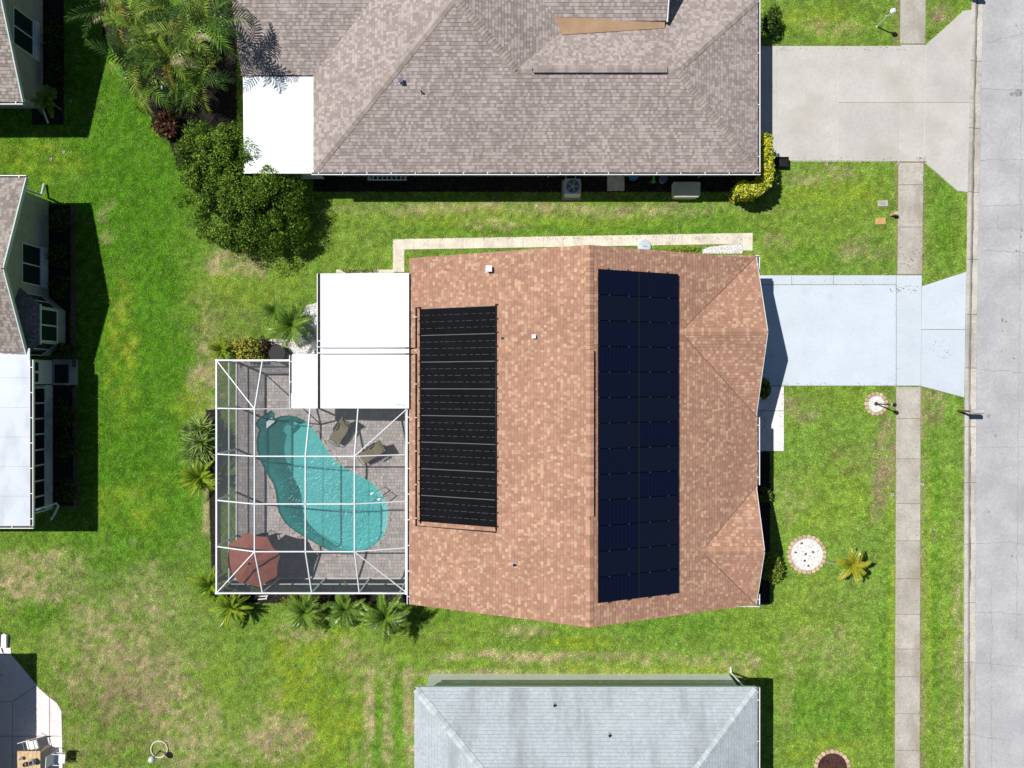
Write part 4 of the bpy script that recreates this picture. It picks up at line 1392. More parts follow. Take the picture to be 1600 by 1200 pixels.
for k in range(8):
    a, b_ = rim[k], rim[(k + 1) % 8]
    mid_ = (a + b_) / 2 * 0.955 + Vector((0, 0, 0.03))
    mb = MB()
    ins = [topc, a * 0.5 + topc * 0.5 + Vector((0, 0, .02)), b_ * 0.5 + topc * 0.5 + Vector((0, 0, .02))]
    sag = (a + b_) * 0.25 + topc * 0.5 - Vector((0, 0, 0.03))
    for tri in ([topc, ins[1], sag], [topc, sag, ins[2]], [ins[1], a, mid_], [ins[1], mid_, sag], [sag, mid_, ins[2]], [mid_, b_, ins[2]]):
        mb.face([tw(p) for p in tri])
    mb.build('canopy_panel', M['canvas'], um, False)
    MB().tube([tw(topc - Vector((0, 0, 0.03))), tw(a * 0.5 + topc * 0.5 - Vector((0, 0, .012))), tw(a - Vector((0, 0, 0.015)))], 0.009, 5).build('rib', M['blackmetal'], um)
MB().lathe(tuple(ctr + tilt @ topc), [(0.04, -0.01), (0.05, 0.03), (0.015, 0.08)], 10).build('finial', M['blackmetal'], um)

tc = (uc.x + 0.02, uc.y - 0.62, 0.05)
tb = thing('patio_table', 'small round dark table under the terracotta umbrella', 'table', tc)
MB().lathe((tc[0], tc[1], 0.05), [(0.42, 0.70), (0.44, 0.71), (0.44, 0.73), (0.42, 0.74)], 24).build('tabletop', M['black'], tb)
for k in range(4):
    a = math.pi / 4 + k * math.pi / 2
    MB().tube([(tc[0] + .38 * math.cos(a), tc[1] + .38 * math.sin(a), .05), (tc[0] + .3 * math.cos(a), tc[1] + .3 * math.sin(a), .755)], 0.015, 6).build('leg', M['black'], tb)


def patio_chair(c, rz, label, matl, seatmat, group=None, z=0.05, name='patio_chair'):
    t = thing(name, label, 'chair', (c[0], c[1], z), group)
    ca, sa = math.cos(rz), math.sin(rz)
    Q = lambda x, y, zz: (c[0] + x * ca - y * sa, c[1] + x * sa + y * ca, z + zz)
    MB().solid([Q(*p, .40) for p in ((-.25, -.24), (.25, -.24), (.25, .24), (-.25, .24))], [Q(*p, .44) for p in ((-.25, -.24), (.25, -.24), (.25, .24), (-.25, .24))]).build('seat', seatmat, t)
    MB().solid([Q(-.25, .24, .44), Q(.25, .24, .44), Q(.25, .27, .44), Q(-.25, .27, .44)], [Q(-.24, .36, .92), Q(.24, .36, .92), Q(.24, .385, .92), Q(-.24, .385, .92)]).build('backrest', seatmat, t)
    for x in (-.26, .26):
        MB().tube([Q(x, -.25, 0), Q(x, -.24, .62)], 0.015, 6).build('leg', matl, t)
        MB().tube([Q(x, .30, 0), Q(x, .25, .44), Q(x, .37, .92)], 0.015, 6).build('leg', matl, t)
        MB().tube([Q(x, -.26, .62), Q(x, .30, .64)], 0.018, 6).build('armrest', matl, t)
    return t


patio_chair(P(413, 843, 0.5), 0.3, 'black patio chair beside the terracotta umbrella', M['blackmetal'], M['black'])
fl = P(368, 905, 0.4)
tb2 = thing('side_table', 'small white side table half under the terracotta umbrella', 'table', (fl[0], fl[1], .05))
MB().rbox((fl[0], fl[1], .42), .4, .4, .03).build('tabletop', M['white'], tb2)
for sx in (-.17, .17):
    for sy in (-.17, .17):
        MB().rbox((fl[0] + sx, fl[1] + sy, .05), .03, .03, .37).build('leg', M['white'], tb2)
fl = P(412, 934, 0.15)
hs = thing('metal_stand', 'white metal stand lying in the bed below the pool cage', 'stand', (fl[0], fl[1], 0))
MB().tube([(fl[0] - .28, fl[1] + .05, .12), (fl[0] + .2, fl[1] + .08, .12)], 0.03, 6).build('upper_bar', M['white'], hs)
MB().tube([(fl[0] - .3, fl[1] - .09, .12), (fl[0] + .15, fl[1] - .05, .12)], 0.03, 6).build('lower_bar', M['white'], hs)
for q in (-.25, .1):
    MB().beam((fl[0] + q, fl[1] + .06, .02), (fl[0] + q, fl[1] - .08, .12), .04, .04).build('foot', M['white'], hs)

# ------------------------------------------------------------------ neighbour to the north: big beige hip roof
nh = thing('neighbour_house', 'large house with a beige hipped shingle roof above the brown house', 'house', (1, 14, 0))
E2 = 2.6
MB().box(-8.35, 10.5, 10.05, 22, -0.05, 2.55).build('wall', M['walls_white'], nh)
MB().box(-11.6, -8.36, 14.5, 22, -0.05, 2.55).build('wing_wall', M['walls_white'], nh)
nroof = MB().box(-2.5, -2.3, 16, 21, 4.9, 5.1).build('roof', M['deckwood'], nh)
z2 = lambda d: E2 + SL * d
roof_face(nroof, [(-8.9, 9.54, E2), (11.04, 9.54, E2), (7.07, 13.51, z2(3.97)), (.22, 13.51, z2(3.97)), (-2.37, 16.08, z2(6.54))], (1, 0, 0), 'beige')
roof_face(nroof, [(-8.9, 9.54, E2), (-2.37, 16.07, z2(6.53)), (-2.37, 22, z2(6.53)), (-8.9, 22, E2)], (0, 1, 0), 'beige')
roof_face(nroof, [(-12.15, 13.94, E2), (-6.0, 13.94, E2), (-6.0, 20, z2(6.06)), (-12.15, 20, z2(6.06))], (1, 0, 0), 'beige')
roof_face(nroof, [(11.04, 9.54, E2), (11.04, 17.48, E2), (7.07, 13.51, z2(3.97))], (0, 1, 0), 'beige')
roof_face(nroof, [(.0, 13.51, z2(3.97)), (7.07, 13.51, z2(3.97)), (11.04, 17.48, E2), (.0, 17.48, E2)], (1, 0, 0), 'beige')
ez = lambda x: z2(6.53) - SL * (x + 2.37)
roof_face(nroof, [(-2.37, 16.08, ez(-2.37)), (4.0, 9.71, ez(4.0)), (4.0, 22, ez(4.0)), (-2.37, 22, ez(-2.37))], (0, 1, 0), 'beige')
roof_face(nroof, [(0.5, 16.0, 3.42), (6.75, 16.0, 3.42), (6.75, 20, 3.42 + SL * 4), (0.5, 20, 3.42 + SL * 4)], (1, 0, 0), 'beige')
NS, NN, NW, NE = (0, -SL, 1), (0, SL, 1), (-SL, 0, 1), (SL, 0, 1)
caps(nroof, (-8.85, 9.59, E2 + .02), (-2.37, 16.08, z2(6.53)), NS, NW, 'beige')
caps(nroof, (.22, 13.51, z2(3.97)), (-2.3, 16.03, z2(6.49)), NS, NE, 'beige')
caps(nroof, (10.99, 9.59, E2 + .02), (7.07, 13.51, z2(3.97)), NS, NE, 'beige')
caps(nroof, (10.99, 17.4, E2 + .02), (7.07, 13.51, z2(3.97)), NN, NE, 'beige')
caps(nroof, (.25, 13.51, z2(3.97)), (.85, 13.51, z2(3.97)), NS, NN, 'beige')
caps(nroof, (6.6, 13.51, z2(3.97)), (7.1, 13.51, z2(3.97)), NS, NN, 'beige')
zr2 = z2(3.97)
v = MB()
v.beam((.92, 13.51, zr2 + .02), (6.62, 13.51, zr2 + .02), 0.27, 0.08)
v = v.build('ridge_vent', M['black'], nh)
caps(v, (.92, 13.51, zr2 + .085), (6.68, 13.51, zr2 + .085), (0, -.2, 1), (0, .2, 1), 'beige', wd=0.155, lift=0)
pn = [(2.2, 15.35, 3.48), (6.72, 15.72, 3.33), (6.72, 16.02, 3.36), (1.9, 16.08, 3.54)]
MB().solid([(p[0], p[1], p[2] - .06) for p in pn], pn).build('tan_cricket', M['cricket'], nh)
f_ = MB()
f_.beam((6.80, 15.95, 3.40), (6.80, 20, 3.40 + SL * 4), 0.05, 0.18)
f_.build('fascia', M['white'], nh)
MB().box(6.62, 6.68, 16.1, 20, 2.5, 3.3).build('side_wall', M['walls_white'], nh)
gutter(nh, (-9.0, 9.535, E2), (11.18, 9.535, E2), (0, -1, 0))
gutter(nh, (11.045, 9.54, E2), (11.045, 18.0, E2), (1, 0, 0), hang=2.2)
MB().tube([P(860, 272, 2.45), P(862, 276, 2.2), (1.75, 10.0, 2.1), (1.75, 10.0, 0.2), (1.75, 9.8, .08)], 0.035, 6).build('downspout', M['white'], nh)
MB().tube([(9.1, 9.5, 2.48), (9.0, 9.95, 2.2), (9.0, 9.98, 0.2), (9.0, 9.7, .08)], 0.035, 6).build('downspout', M['white'], nh)
for x0 in (-6, -2, 3.0, 7):
    window_y(nh, 10.04, x0, x0 + 1.4, 0.9, 2.1, 2, -1)
lw = MB()
for a, b_ in ((-12.1, -10.55), (-10.545, -8.66)):
    MB().solid([(a, 9.52, 2.36), (b_, 9.52, 2.36), (b_, 13.9, 2.46), (a, 13.9, 2.46)], [(a, 9.52, 2.44), (b_, 9.52, 2.44), (b_, 13.9, 2.54), (a, 13.9, 2.54)]).build('flat_roof_panel', M['whiteroof'], nh)
MB().box(-11.8, -9.05, 9.9, 9.98, 0, 2.34).build('lanai_wall', M['walls_white'], nh)
MB().box(-11.8, -11.72, 9.99, 14.4, 0, 2.34).build('lanai_wall', M['walls_white'], nh)
nh.location = (1, 14.1, -0.2)
nh.scale = (1.012, 1, 1)
zs = lambda x, y: E2 - 0.2 + SL * (y - 9.64)
vent_pipe(627, 128, 0.09, 0.16, M['bluegrey'], 'dark hooded vent on the beige roof next to the hip', zf=zs, square=True, wdt=0.2)
vent_pipe(659, 145, 0.035, 0.2, M['black'], 'thin dark vent pipe on the beige roof', zf=zs)

# things along the shaded south side
ac = Vector(P(895, 291, 0.75)); ac.z = 0
t = thing('air_conditioner', 'grey outdoor air conditioning unit with round fan below the beige roof', 'air conditioner', (ac.x, ac.y, 0))
MB().rbox((ac.x, ac.y, -0.02), 0.95, 0.95, 0.08).build('pad', M['walk'], t)
mb = MB()
mb.bevslab([(ac.x + sx * .38, ac.y + sy * .38) for sx, sy in ((-1, -1), (1, -1), (1, 1), (-1, 1))], 0.06, 0.74, 0.03)
mb.build('casing', M['acgrey'], t)
MB().lathe((ac.x, ac.y, 0.735), [(.31, 0), (.31, .012), (.29, .012)], 24).build('fan_well', M['bluegrey'], t)
for k in range(5):
    a = k * 2 * math.pi / 5
    MB().solid([(ac.x + r_ * math.cos(a + s), ac.y + r_ * math.sin(a + s), .75) for r_, s in ((.07, -.5), (.26, -.25), (.27, .25), (.07, .4))],
               [(ac.x + r_ * math.cos(a + s), ac.y + r_ * math.sin(a + s), .758) for r_, s in ((.07, -.5), (.26, -.25), (.27, .25), (.07, .4))]).build('fan_blade', M['grey'], t)
MB().lathe((ac.x, ac.y, .748), [(.075, 0), (.075, .02), (.02, .03)], 14).build('fan_hub', M['acgrey'], t)
MB().tube([(ac.x - .3, ac.y + .38, .5), (ac.x - .3, ac.y + .9, .6)], 0.02, 6).build('conduit', M['white'], t)
MB().tube([(ac.x + .15, ac.y + .38, .3), (ac.x + .2, ac.y + .9, .35)], 0.025, 6).build('line_set', M['white'], t)
pp = P(962, 284, 0)
tag(MB().bevslab([(pp[0] + sx * .42, pp[1] + sy * .46) for sx, sy in ((-1, -1), (1, -1), (1, 1), (-1, 1))], -.05, 0.05, .015).build('stepping_slab', M['slab_side']), 'square brown stepping slab in the shade beside the air conditioner', 'slab')
pp = P(990, 274, 0.4)
t = thing('blue_bucket', 'blue plastic tub standing under the beige roof eave', 'tub', (pp[0], pp[1], 0))
MB().lathe((pp[0], pp[1], 0), [(.15, 0), (.23, .38), (.25, .40), (.22, .40), (.2, .30)], 18).build('tub_body', M['blue'], t)
MB().tube([(pp[0] - .24, pp[1], .38), (pp[0] - .1, pp[1] - .1, .42), (pp[0] + .1, pp[1] - .1, .42), (pp[0] + .24, pp[1], .38)], .012, 6).build('handle', M['grey'], t)
pp = P(1022, 278, 0.4)
t = thing('garden_spreader', 'green garden spreader with a cross bar under the beige roof eave', 'garden tool', (pp[0], pp[1], 0))
MB().beam((pp[0], pp[1] + .3, .5), (pp[0], pp[1] - .1, .2), .09, .06).build('chute', M['green'], t)
MB().rbox((pp[0], pp[1] - .12, .1), .16, .12, .18).build('hopper', M['green'], t)
MB().tube([(pp[0] - .24, pp[1] - .12, .09), (pp[0] + .24, pp[1] - .12, .09)], .02, 6).build('axle', M['grey'], t)
for s in (-.2, .2):
    MB().tube([(pp[0] + s - .02, pp[1] - .12, .09), (pp[0] + s + .02, pp[1] - .12, .09)], .09, 12).build('wheel', M['black'], t)
pp = P(1037, 279, 0.4)
t = thing('trash_can', 'small round grey bin in the shade left of the cream storage box', 'bin', (pp[0], pp[1], 0))
MB().lathe((pp[0], pp[1], 0), [(.15, 0), (.18, .40)], 16).build('can', M['grey'], t)
MB().lathe((pp[0], pp[1], .40), [(.195, 0), (.195, .03), (.05, .06)], 16).build('lid', M['bluegrey'], t)
pp = P(1073, 296, 0.55)
t = thing('deck_box', 'cream resin storage box, half in sun, below the beige roof', 'storage box', (pp[0], pp[1], 0))
MB().bevslab([(pp[0] + sx * .62, pp[1] + sy * .34) for sx, sy in ((-1, -.8), (-.85, -1), (.85, -1), (1, -.8), (1, 1), (-1, 1))], 0, .48, .02).build('box_body', M['cream'], t)
MB().bevslab([(pp[0] + sx * .66, pp[1] + sy * .37) for sx, sy in ((-1, -.7), (-.85, -1), (.85, -1), (1, -.7), (1, .9), (.9, 1), (-.9, 1), (-1, .9))], .485, .57, .035).build('lid', M['cream'], t)
pp = P(605, 279, 0.3)
t = thing('wire_rack', 'long grey slatted rack against the wall below the beige roof', 'rack', (pp[0], pp[1], 0))
for dy in (-.07, .13):
    MB().beam((pp[0] - .95, pp[1] + dy, .32), (pp[0] + .95, pp[1] + dy, .32), .05, .04).build('rail', M['trim'], t)
for k in range(9):
    MB().beam((pp[0] - .9 + k * .225, pp[1] - .1, .347), (pp[0] - .9 + k * .225, pp[1] + .16, .347), .06, .012).build('slat', M['trim'], t)
for sx in (-.85, .85):
    MB().beam((pp[0] + sx, pp[1] + .03, 0), (pp[0] + sx, pp[1] + .03, .3), .05, .1).build('leg', M['trim'], t)

x, y, _ = P(1221, 253, .3)
t = thing('planter_box', 'black rectangular planter box at the corner of the concrete driveway', 'planter', (x, y, 0))
mb = MB()
mb.box(x - .34, x + .34, y - .23, y - .20, .04, .36).box(x - .34, x + .34, y + .20, y + .23, .04, .36).box(x - .34, x - .31, y - .20, y + .20, .04, .36).box(x + .31, x + .34, y - .20, y + .20, .04, .36)
mb.build('box_wall', M['black'], t)
MB().box(x - .309, x + .309, y - .199, y + .199, .05, .26).build('soil', M['darkbed'], t)

# ------------------------------------------------------------------ bottom neighbour: grey shingle hip roof
bh = thing('neighbour_house', 'pale grey shingled house with white walls at the bottom edge', 'house', (3.3, -18, 0))
E3 = 2.6
bx0, bx1, byt = -4.40, 11.08, -13.74
MB().box(bx0 + 0.38, bx1 - 0.5, -24, byt - 0.42, -0.05, E3 - 0.02).build('wall', M['walls_bright'], bh)
broof = MB().box(3.2, 3.4, -21, -20, 4.0, 4.5).build('roof', M['deckwood'], bh)
hb = 7.74
zz = lambda d: E3 + SL * d
roof_face(broof, [(bx0, byt, E3), (bx1, byt, E3), (bx1 - hb, byt - hb, zz(hb)), (bx0 + hb, byt - hb, zz(hb))], (1, 0, 0), 'grey', matl=M['shingle_aged'])
roof_face(broof, [(bx0, byt, E3), (bx0 + hb, byt - hb, zz(hb)), (bx0 + hb, byt - hb - 3, zz(hb)), (bx0, byt - hb * 2 - 3, E3)], (0, 1, 0), 'grey', matl=M['shingle_aged'])
roof_face(broof, [(bx1, byt, E3), (bx1 - hb, byt - hb, zz(hb)), (bx1 - hb, byt - hb - 3, zz(hb)), (bx1, byt - hb * 2 - 3, E3)], (0, 1, 0), 'grey', matl=M['shingle_aged'])
caps(broof, (bx0 + .05, byt - .05, E3 + .02), (bx0 + hb, byt - hb, zz(hb)), (0, SL, 1), (-SL, 0, 1), 'grey')
caps(broof, (bx1 - .05, byt - .05, E3 + .02), (bx1 - hb, byt - hb, zz(hb)), (0, SL, 1), (SL, 0, 1), 'grey')
MB().box(bx0 + .02, bx1 - .02, byt + .005, byt + .03, E3 - .17, E3 - .01).build('fascia', M['trim'], bh)
gutter(bh, (bx1 + .005, -26, E3), (bx1 + .005, byt + .02, E3), (1, 0, 0), hang=2)
MB().tube([P(1178, 1074, 2.55), (10.75, -14.0, 2.2), (10.66, -14.05, .15), (10.66, -13.8, .06)], 0.04, 6).build('downspout', M['white'], bh)
zb = lambda x, y: E3 + SL * (byt - y)
vent_pipe(866, 1101, 0.045, 0.16, M['black'], 'dark vent pipe on the left of the pale grey roof', zf=zb)
vent_pipe(952, 1148, 0.045, 0.16, M['black'], 'dark vent pipe near the middle of the pale grey roof', zf=zb)


# ------------------------------------------------------------------ left neighbours
def gable_house(label, X, Ye0, Ye1, Yr, zE, zR, xw, yw0, yw1, kind='taupe', x_back=-34.0):
    t = thing('neighbour_house', label, 'house', (X - 4, Yr, 0))
    r_ = MB().box(x_back + 1, X - 0.3, Yr - .05, Yr + .05, zR - .3, zR - .16).build('roof', M['deckwood'], t)
    roof_face(r_, [(x_back, Ye0, zE), (X, Ye0, zE), (X, Yr, zR), (x_back, Yr, zR)], (1, 0, 0), kind)
    roof_face(r_, [(x_back, Ye1, zE), (X, Ye1, zE), (X, Yr, zR), (x_back, Yr, zR)], (1, 0, 0), kind)
    caps(r_, (X - .02, Yr, zR), (X - 3.5, Yr, zR), (0, (zR - zE) / (Ye1 - Yr), 1), (0, -(zR - zE) / (Yr - Ye0), 1), 'beige')
    s1, s0 = (zR - zE) / (Ye1 - Yr), (zR - zE) / (Yr - Ye0)
    pr = [(yw0, 0), (yw1, 0), (yw1, zR - s1 * (yw1 - Yr) - .16), (Yr, zR - .16), (yw0, zR - s0 * (Yr - yw0) - .16)]
    g = MB()
    g.solid([(x_back + .5, y, z) for y, z in pr], [(xw, y, z) for y, z in pr]).build('wall', M['walls_olive'], t)
    for a in (Ye0, Ye1):
        MB().beam((X + .02, a, zE - .07), (X + .02, Yr, zR - .07), .05, .17).build('rake_board', M['trim'], t)
    return t


lh = gable_house('gabled house with a bay window and a long metal porch roof at the left edge', -22.05, 1.35, 9.34, 5.0, 2.5, 3.95, -22.62, 1.7, 8.95)
gutter(lh, (-30, 9.34, 2.5), (-22.03, 9.34, 2.5), (0, 1, 0))
window_x(lh, -22.62, 4.66, 6.55, 0.62, 1.98)
MB().box(-22.61, -22.50, 4.62, 6.58, 0.28, 0.60).build('window_sill', M['white'], lh)
# bay window
by0, by1, bxf, bw = 1.95, 3.55, -21.80, -22.62
bp_ = [(bw, 4.25), (bxf, by1), (bxf, by0), (bw, 1.35)]
MB().prism(bp_, 0.0, 0.6).build('bay_wall', M['walls_olive'], lh)
MB().prism([(bw, 4.25), (bxf - .01, by1), (bxf - .01, by0), (bw, 1.35)], 1.92, 2.05).build('bay_head', M['walls_olive'], lh)
bwin = window_x(lh, bxf - .03, by0 + .02, by1 - .02, 0.62, 1.92, 2, 1, fr=.07)
for (xa, ya), (xb, yb) in ((bp_[0], bp_[1]), (bp_[3], bp_[2])):
    mb = MB()
    for zq in (0.64, 1.88):
        mb.beam((xa, ya, zq), (xb, yb, zq), .05, .07)
    for q in (0.04, .5, .96):
        mb.beam((xa + (xb - xa) * q, ya + (yb - ya) * q, .68), (xa + (xb - xa) * q, ya + (yb - ya) * q, 1.85), .05, .05)
    wn = mb.build('window', M['trim'], lh)
    for q in (0.07, .53):
        f = lambda t, z: (xa + (xb - xa) * t, ya + (yb - ya) * t, z)
        MB().face([f(q, .68), f(q + .4, .68), f(q + .4, 1.85), f(q, 1.85)]).build('pane', M['glass'], wn)
br = MB().box(bw + .02, bw + .1, by0, by1, 2.2, 2.6).build('bay_roof', M['deckwood'], lh)
for tri in ([(bw, 4.45, 2.07), (bxf + .12, by1 + .12, 2.07), (bw, 3.3, 2.66)], [(bw, 1.15, 2.07), (bxf + .12, by0 - .12, 2.07), (bw, 2.2, 2.66)]):
    e = Vector(tri[1]) - Vector(tri[0])
    roof_face(br, tri, e, 'slate', matl=M['shingle'])
roof_face(br, [(bxf + .12, by1 + .12, 2.07), (bxf + .12, by0 - .12, 2.07), (bw, 2.2, 2.66), (bw, 3.3, 2.66)], (0, 1, 0), 'slate')
MB().beam((bxf + .13, by0 - .13, 2.05), (bxf + .13, by1 + .13, 2.05), .05, .08).build('bay_fascia', M['trim'], lh)
# porch wing
px1, pxw = -21.86, -22.42
for a, b_ in zip(np.linspace(-6.42, 1.62, 7)[:-1], np.linspace(-6.42, 1.62, 7)[1:]):
    MB().solid([(-30, a + .003, 2.62), (px1, a + .003, 2.44), (px1, b_ - .003, 2.44), (-30, b_ - .003, 2.62)], [(-30, a + .003, 2.68), (px1, a + .003, 2.50), (px1, b_ - .003, 2.50), (-30, b_ - .003, 2.68)]).build('porch_roof_panel', M['greyroof'], lh)
MB().beam((-23.55, -6.4, 2.545), (-23.55, 1.2, 2.545), .03, .02).build('roof_seam', M['grey'], lh)
gutter(lh, (px1, -6.45, 2.50), (px1, 1.1, 2.50), (1, 0, 0), wd=0.16)
gutter(lh, (-30, -6.425, 2.52), (px1 + .16, -6.425, 2.50), (0, -1, 0), wd=.13, hang=4)
MB().box(-30, pxw, -6.1, -.05, 0.0, 0.55).build('knee_wall', M['walls_white'], lh)
for k in range(9):
    y = -6.07 + k * (5.9 / 8)
    MB().beam((pxw - .04, y, .55), (pxw - .04, y, 2.45), .045 if k % 2 else .08, .07).build('porch_post', M['trim'], lh)
    if k < 8:
        MB().box(pxw - .06, pxw - .05, y + .04, y + .70, .57, 2.43).build('screen_panel', M['darkscreen'], lh)
dr = MB().box(pxw - .10, pxw - .02, .0, 1.15, 0.05, 2.2).build('door', M['white'], lh)
for a in (.1, .62):
    MB().box(pxw - .019, pxw - .008, a, a + .40, 1.05, 2.0).build('door_pane', M['glass'], dr)
MB().box(-22.41, -21.2, -.05, 1.2, -.05, .06).build('door_step', M['walk'], lh)
MB().box(-22.3, -21.62, .05, .95, .065, .085).build('door_mat', M['black'], lh)
MB().tube([P(55, 797, 2.4), P(88, 786, 0.9), P(91, 790, .5), P(86, 802, .12), P(80, 812, .06)], 0.055, 8).build('downspout', M['trim'], lh, True)
MB().tube([(P(71, 310)[0], 9.1, 2.2), (P(71, 305)[0], 9.15, .3), (P(71, 290)[0], 9.75, .1)], 0.055, 8).build('downspout', M['white'], lh, True)

th_ = gable_house('gabled house at the upper left corner with a dark two-pane window', -22.2, 12.8, 22.4, 17.4, 2.5, 4.1, -22.9, 13.45, 21.8)
gutter(th_, (-30, 12.8, 2.5), (-22.18, 12.8, 2.5), (0, -1, 0))
window_x(th_, -22.9, 15.6, 17.35, 0.75, 2.15)
MB().box(-22.89, -22.78, 15.55, 17.4, 0.40, 0.73).build('window_sill', M['white'], th_)
MB().tube([(-22.6, 12.85, 2.4), (-22.75, 13.4, 2.1), (-22.75, 13.4, .3), (-22.6, 12.7, .08)], .05, 8).build('downspout', M['trim'], th_, True)

# house just outside the lower left corner; its eave shades the patio
oh = thing('neighbour_house', 'house whose shadow falls on the pink patio, lower left edge', 'house', (-30, -20, 0))
MB().box(-38, -25.3, -32, -13.1, -.05, 2.6).build('wall', M['walls_cream'], oh)
orf = MB().box(-32, -31.8, -24, -20, 4.4, 4.6).build('roof', M['deckwood'], oh)
ox, oy, oz = -24.82, -12.46, 2.7
roof_face(orf, [(ox, oy, oz), (ox, oy - 20, oz), (ox - 7, oy - 13, oz + 7 * .36), (ox - 7, oy - 7, oz + 7 * .36)], (0, 1, 0), 'taupe')
roof_face(orf, [(ox, oy, oz), (ox - 14, oy, oz), (ox - 7, oy - 7, oz + 7 * .36)], (1, 0, 0), 'taupe')

# ------------------------------------------------------------------ vegetation generators
def leaf_mesh(pts, nrm, size, cols, aspect=0.45, name='foliage', parent=None, jitter=0.7, matl='leaf_matt'):
    """many small pointed leaves: one diamond each"""
    n = len(pts)
    d = rng.normal(size=(n, 3))
    nn_ = nrm + rng.normal(size=(n, 3)) * jitter
    nn_ /= np.linalg.norm(nn_, axis=1, keepdims=True)
    d -= (d * nn_).sum(1, keepdims=True) * nn_
    d /= np.linalg.norm(d, axis=1, keepdims=True)
    s = np.cross(nn_, d)
    L_ = (size * rng.uniform(0.6, 1.35, n))[:, None]
    W_ = L_ * aspect * 0.5
    V = np.stack([pts - d * L_ * .5, pts + s * W_ - d * L_ * .05, pts + d * L_ * .5 - nn_ * L_ * .12, pts - s * W_ - d * L_ * .05], 1).reshape(-1, 3)
    lo, hi = V.min(0), V.max(0)
    c = (lo + hi) / 2
    c[2] = lo[2]
    me = bpy.data.meshes.new(name)
    me.vertices.add(n * 4)
    me.vertices.foreach_set('co', (V - c).astype(np.float32).ravel())
    me.loops.add(n * 4)
    me.loops.foreach_set('vertex_index', np.arange(n * 4, dtype=np.int32))
    me.polygons.add(n)
    me.polygons.foreach_set('loop_start', np.arange(0, n * 4, 4, dtype=np.int32))
    me.update(calc_edges=True)
    at = me.attributes.new('Col', 'FLOAT_COLOR', 'FACE')
    at.data.foreach_set('color', np.concatenate([cols, np.ones((n, 1))], 1).astype(np.float32).ravel())
    me.materials.append(M[matl])
    return link(bpy.data.objects.new(name, me), parent, c)


def pick(n, pal, w_=None):
    pal = np.array(pal)
    k = rng.choice(len(pal), n, p=w_)
    return pal[k] * rng.uniform(0.75, 1.25, (n, 1))


def shrub(name, label, px, py, rx, ry, h, n, size, pal, wts=None, z0=0.0, group=None, cat='shrub', lumps=14, trunk=True):
    x, y, _ = P(px, py, h * 0.6)
    t = thing(name, label, cat, (x, y, 0), group)
    L_ = rng.normal(size=(lumps, 3))
    L_ /= np.linalg.norm(L_, axis=1, keepdims=True)
    L_[:, 2] = np.abs(L_[:, 2])
    cen = L_ * np.array([rx, ry, h * 0.45]) * 0.62 + np.array([x, y, z0 + (h - z0) * 0.45])
    k = rng.integers(0, lumps, n)
    d = rng.normal(size=(n, 3))
    d /= np.linalg.norm(d, axis=1, keepdims=True)
    rr = rng.uniform(0.45, 1.0, (n, 1)) ** 0.5 * 0.48
    pts = cen[k] + d * rr * np.array([rx, ry, h * 0.5])
    pts[:, 2] = np.maximum(pts[:, 2], 0.03)
    leaf_mesh(pts, d * .5 + np.array([0, 0, .8]), size, pick(n, pal, wts), name='foliage', parent=t)
    if trunk:
        for q in range(4):
            a = q * 1.6 + R.random()
            MB().tube([(x + .04 * math.cos(a), y + .04 * math.sin(a), -.02), (x + .3 * rx * math.cos(a), y + .3 * ry * math.sin(a), h * .35), (x + .5 * rx * math.cos(a), y + .5 * ry * math.sin(a), h * .6)], .025 + .012 * h, 5, r1=.01).build('stem', M['bark'], t)
    return t


def frond_mesh(name, Lf, rise, droop, nl, ll, wl, vee, col, seed, colvar=0.2, tip=None):
    """feather leaf along +x from the origin: arching midrib with paired leaflets"""
    r_ = random.Random(seed)
    mb = MB()
    pts = []
    ns = 10
    x = z = 0.0
    for i in range(ns + 1):
        t = i / ns
        pts.append(Vector((x, 0, z)))
        a = rise - (rise + droop) * t ** 1.25
        x += math.cos(a) * Lf / ns
        z += math.sin(a) * Lf / ns
    mb.tube(pts, .016, 4, (col[0] * 1.1, col[1] * 1.05, col[2] * 1.1), r1=.004)
    for i in range(nl):
        t = 0.14 + 0.86 * i / (nl - 1)
        f = t * ns
        k = min(int(f), ns - 1)
        p = pts[k].lerp(pts[k + 1], f - k)
        d = (pts[k + 1] - pts[k]).normalized()
        up = Vector((0, 1, 0)).cross(d) * -1
        if up.z < 0:
            up = -up
        ln = ll * (math.sin(math.pi * min(1, .12 + t * .86)) ** .6) * r_.uniform(.85, 1.1)
        for s in (-1, 1):
            a = math.radians(62 - 32 * t) + r_.uniform(-.08, .08)
            dr = (d * math.cos(a) + Vector((0, s, 0)) * math.sin(a) + up * vee).normalized()
            e = p + dr * ln * .55
            tp = p + dr * ln + Vector((0, 0, -1)) * ln * (0.28 + .15 * r_.random())
            wv_ = d.normalized() * wl * r_.uniform(.8, 1.2)
            j = 1 + r_.uniform(-colvar, colvar)
            c0 = col if tip is None else tuple(col[q] * (1 - t) + tip[q] * t for q in range(3))
            c = tuple(v_ * j for v_ in c0)
            mb.face([p - wv_ * .5, p + wv_ * .5, e + wv_ * .6, e - wv_ * .6], c)
            mb.face([e - wv_ * .6, e + wv_ * .6, tp], c)
    V = np.array(mb.v)
    me = bpy.data.meshes.new(name)
    me.from_pydata(V.tolist(), [], mb.f)
    at = me.attributes.new('Col', 'FLOAT_COLOR', 'FACE')
    at.data.foreach_set('color', np.array([(*k, 1.0) for k in mb.c], dtype=np.float32).ravel())
    me.materials.append(M['frond'])
    return me


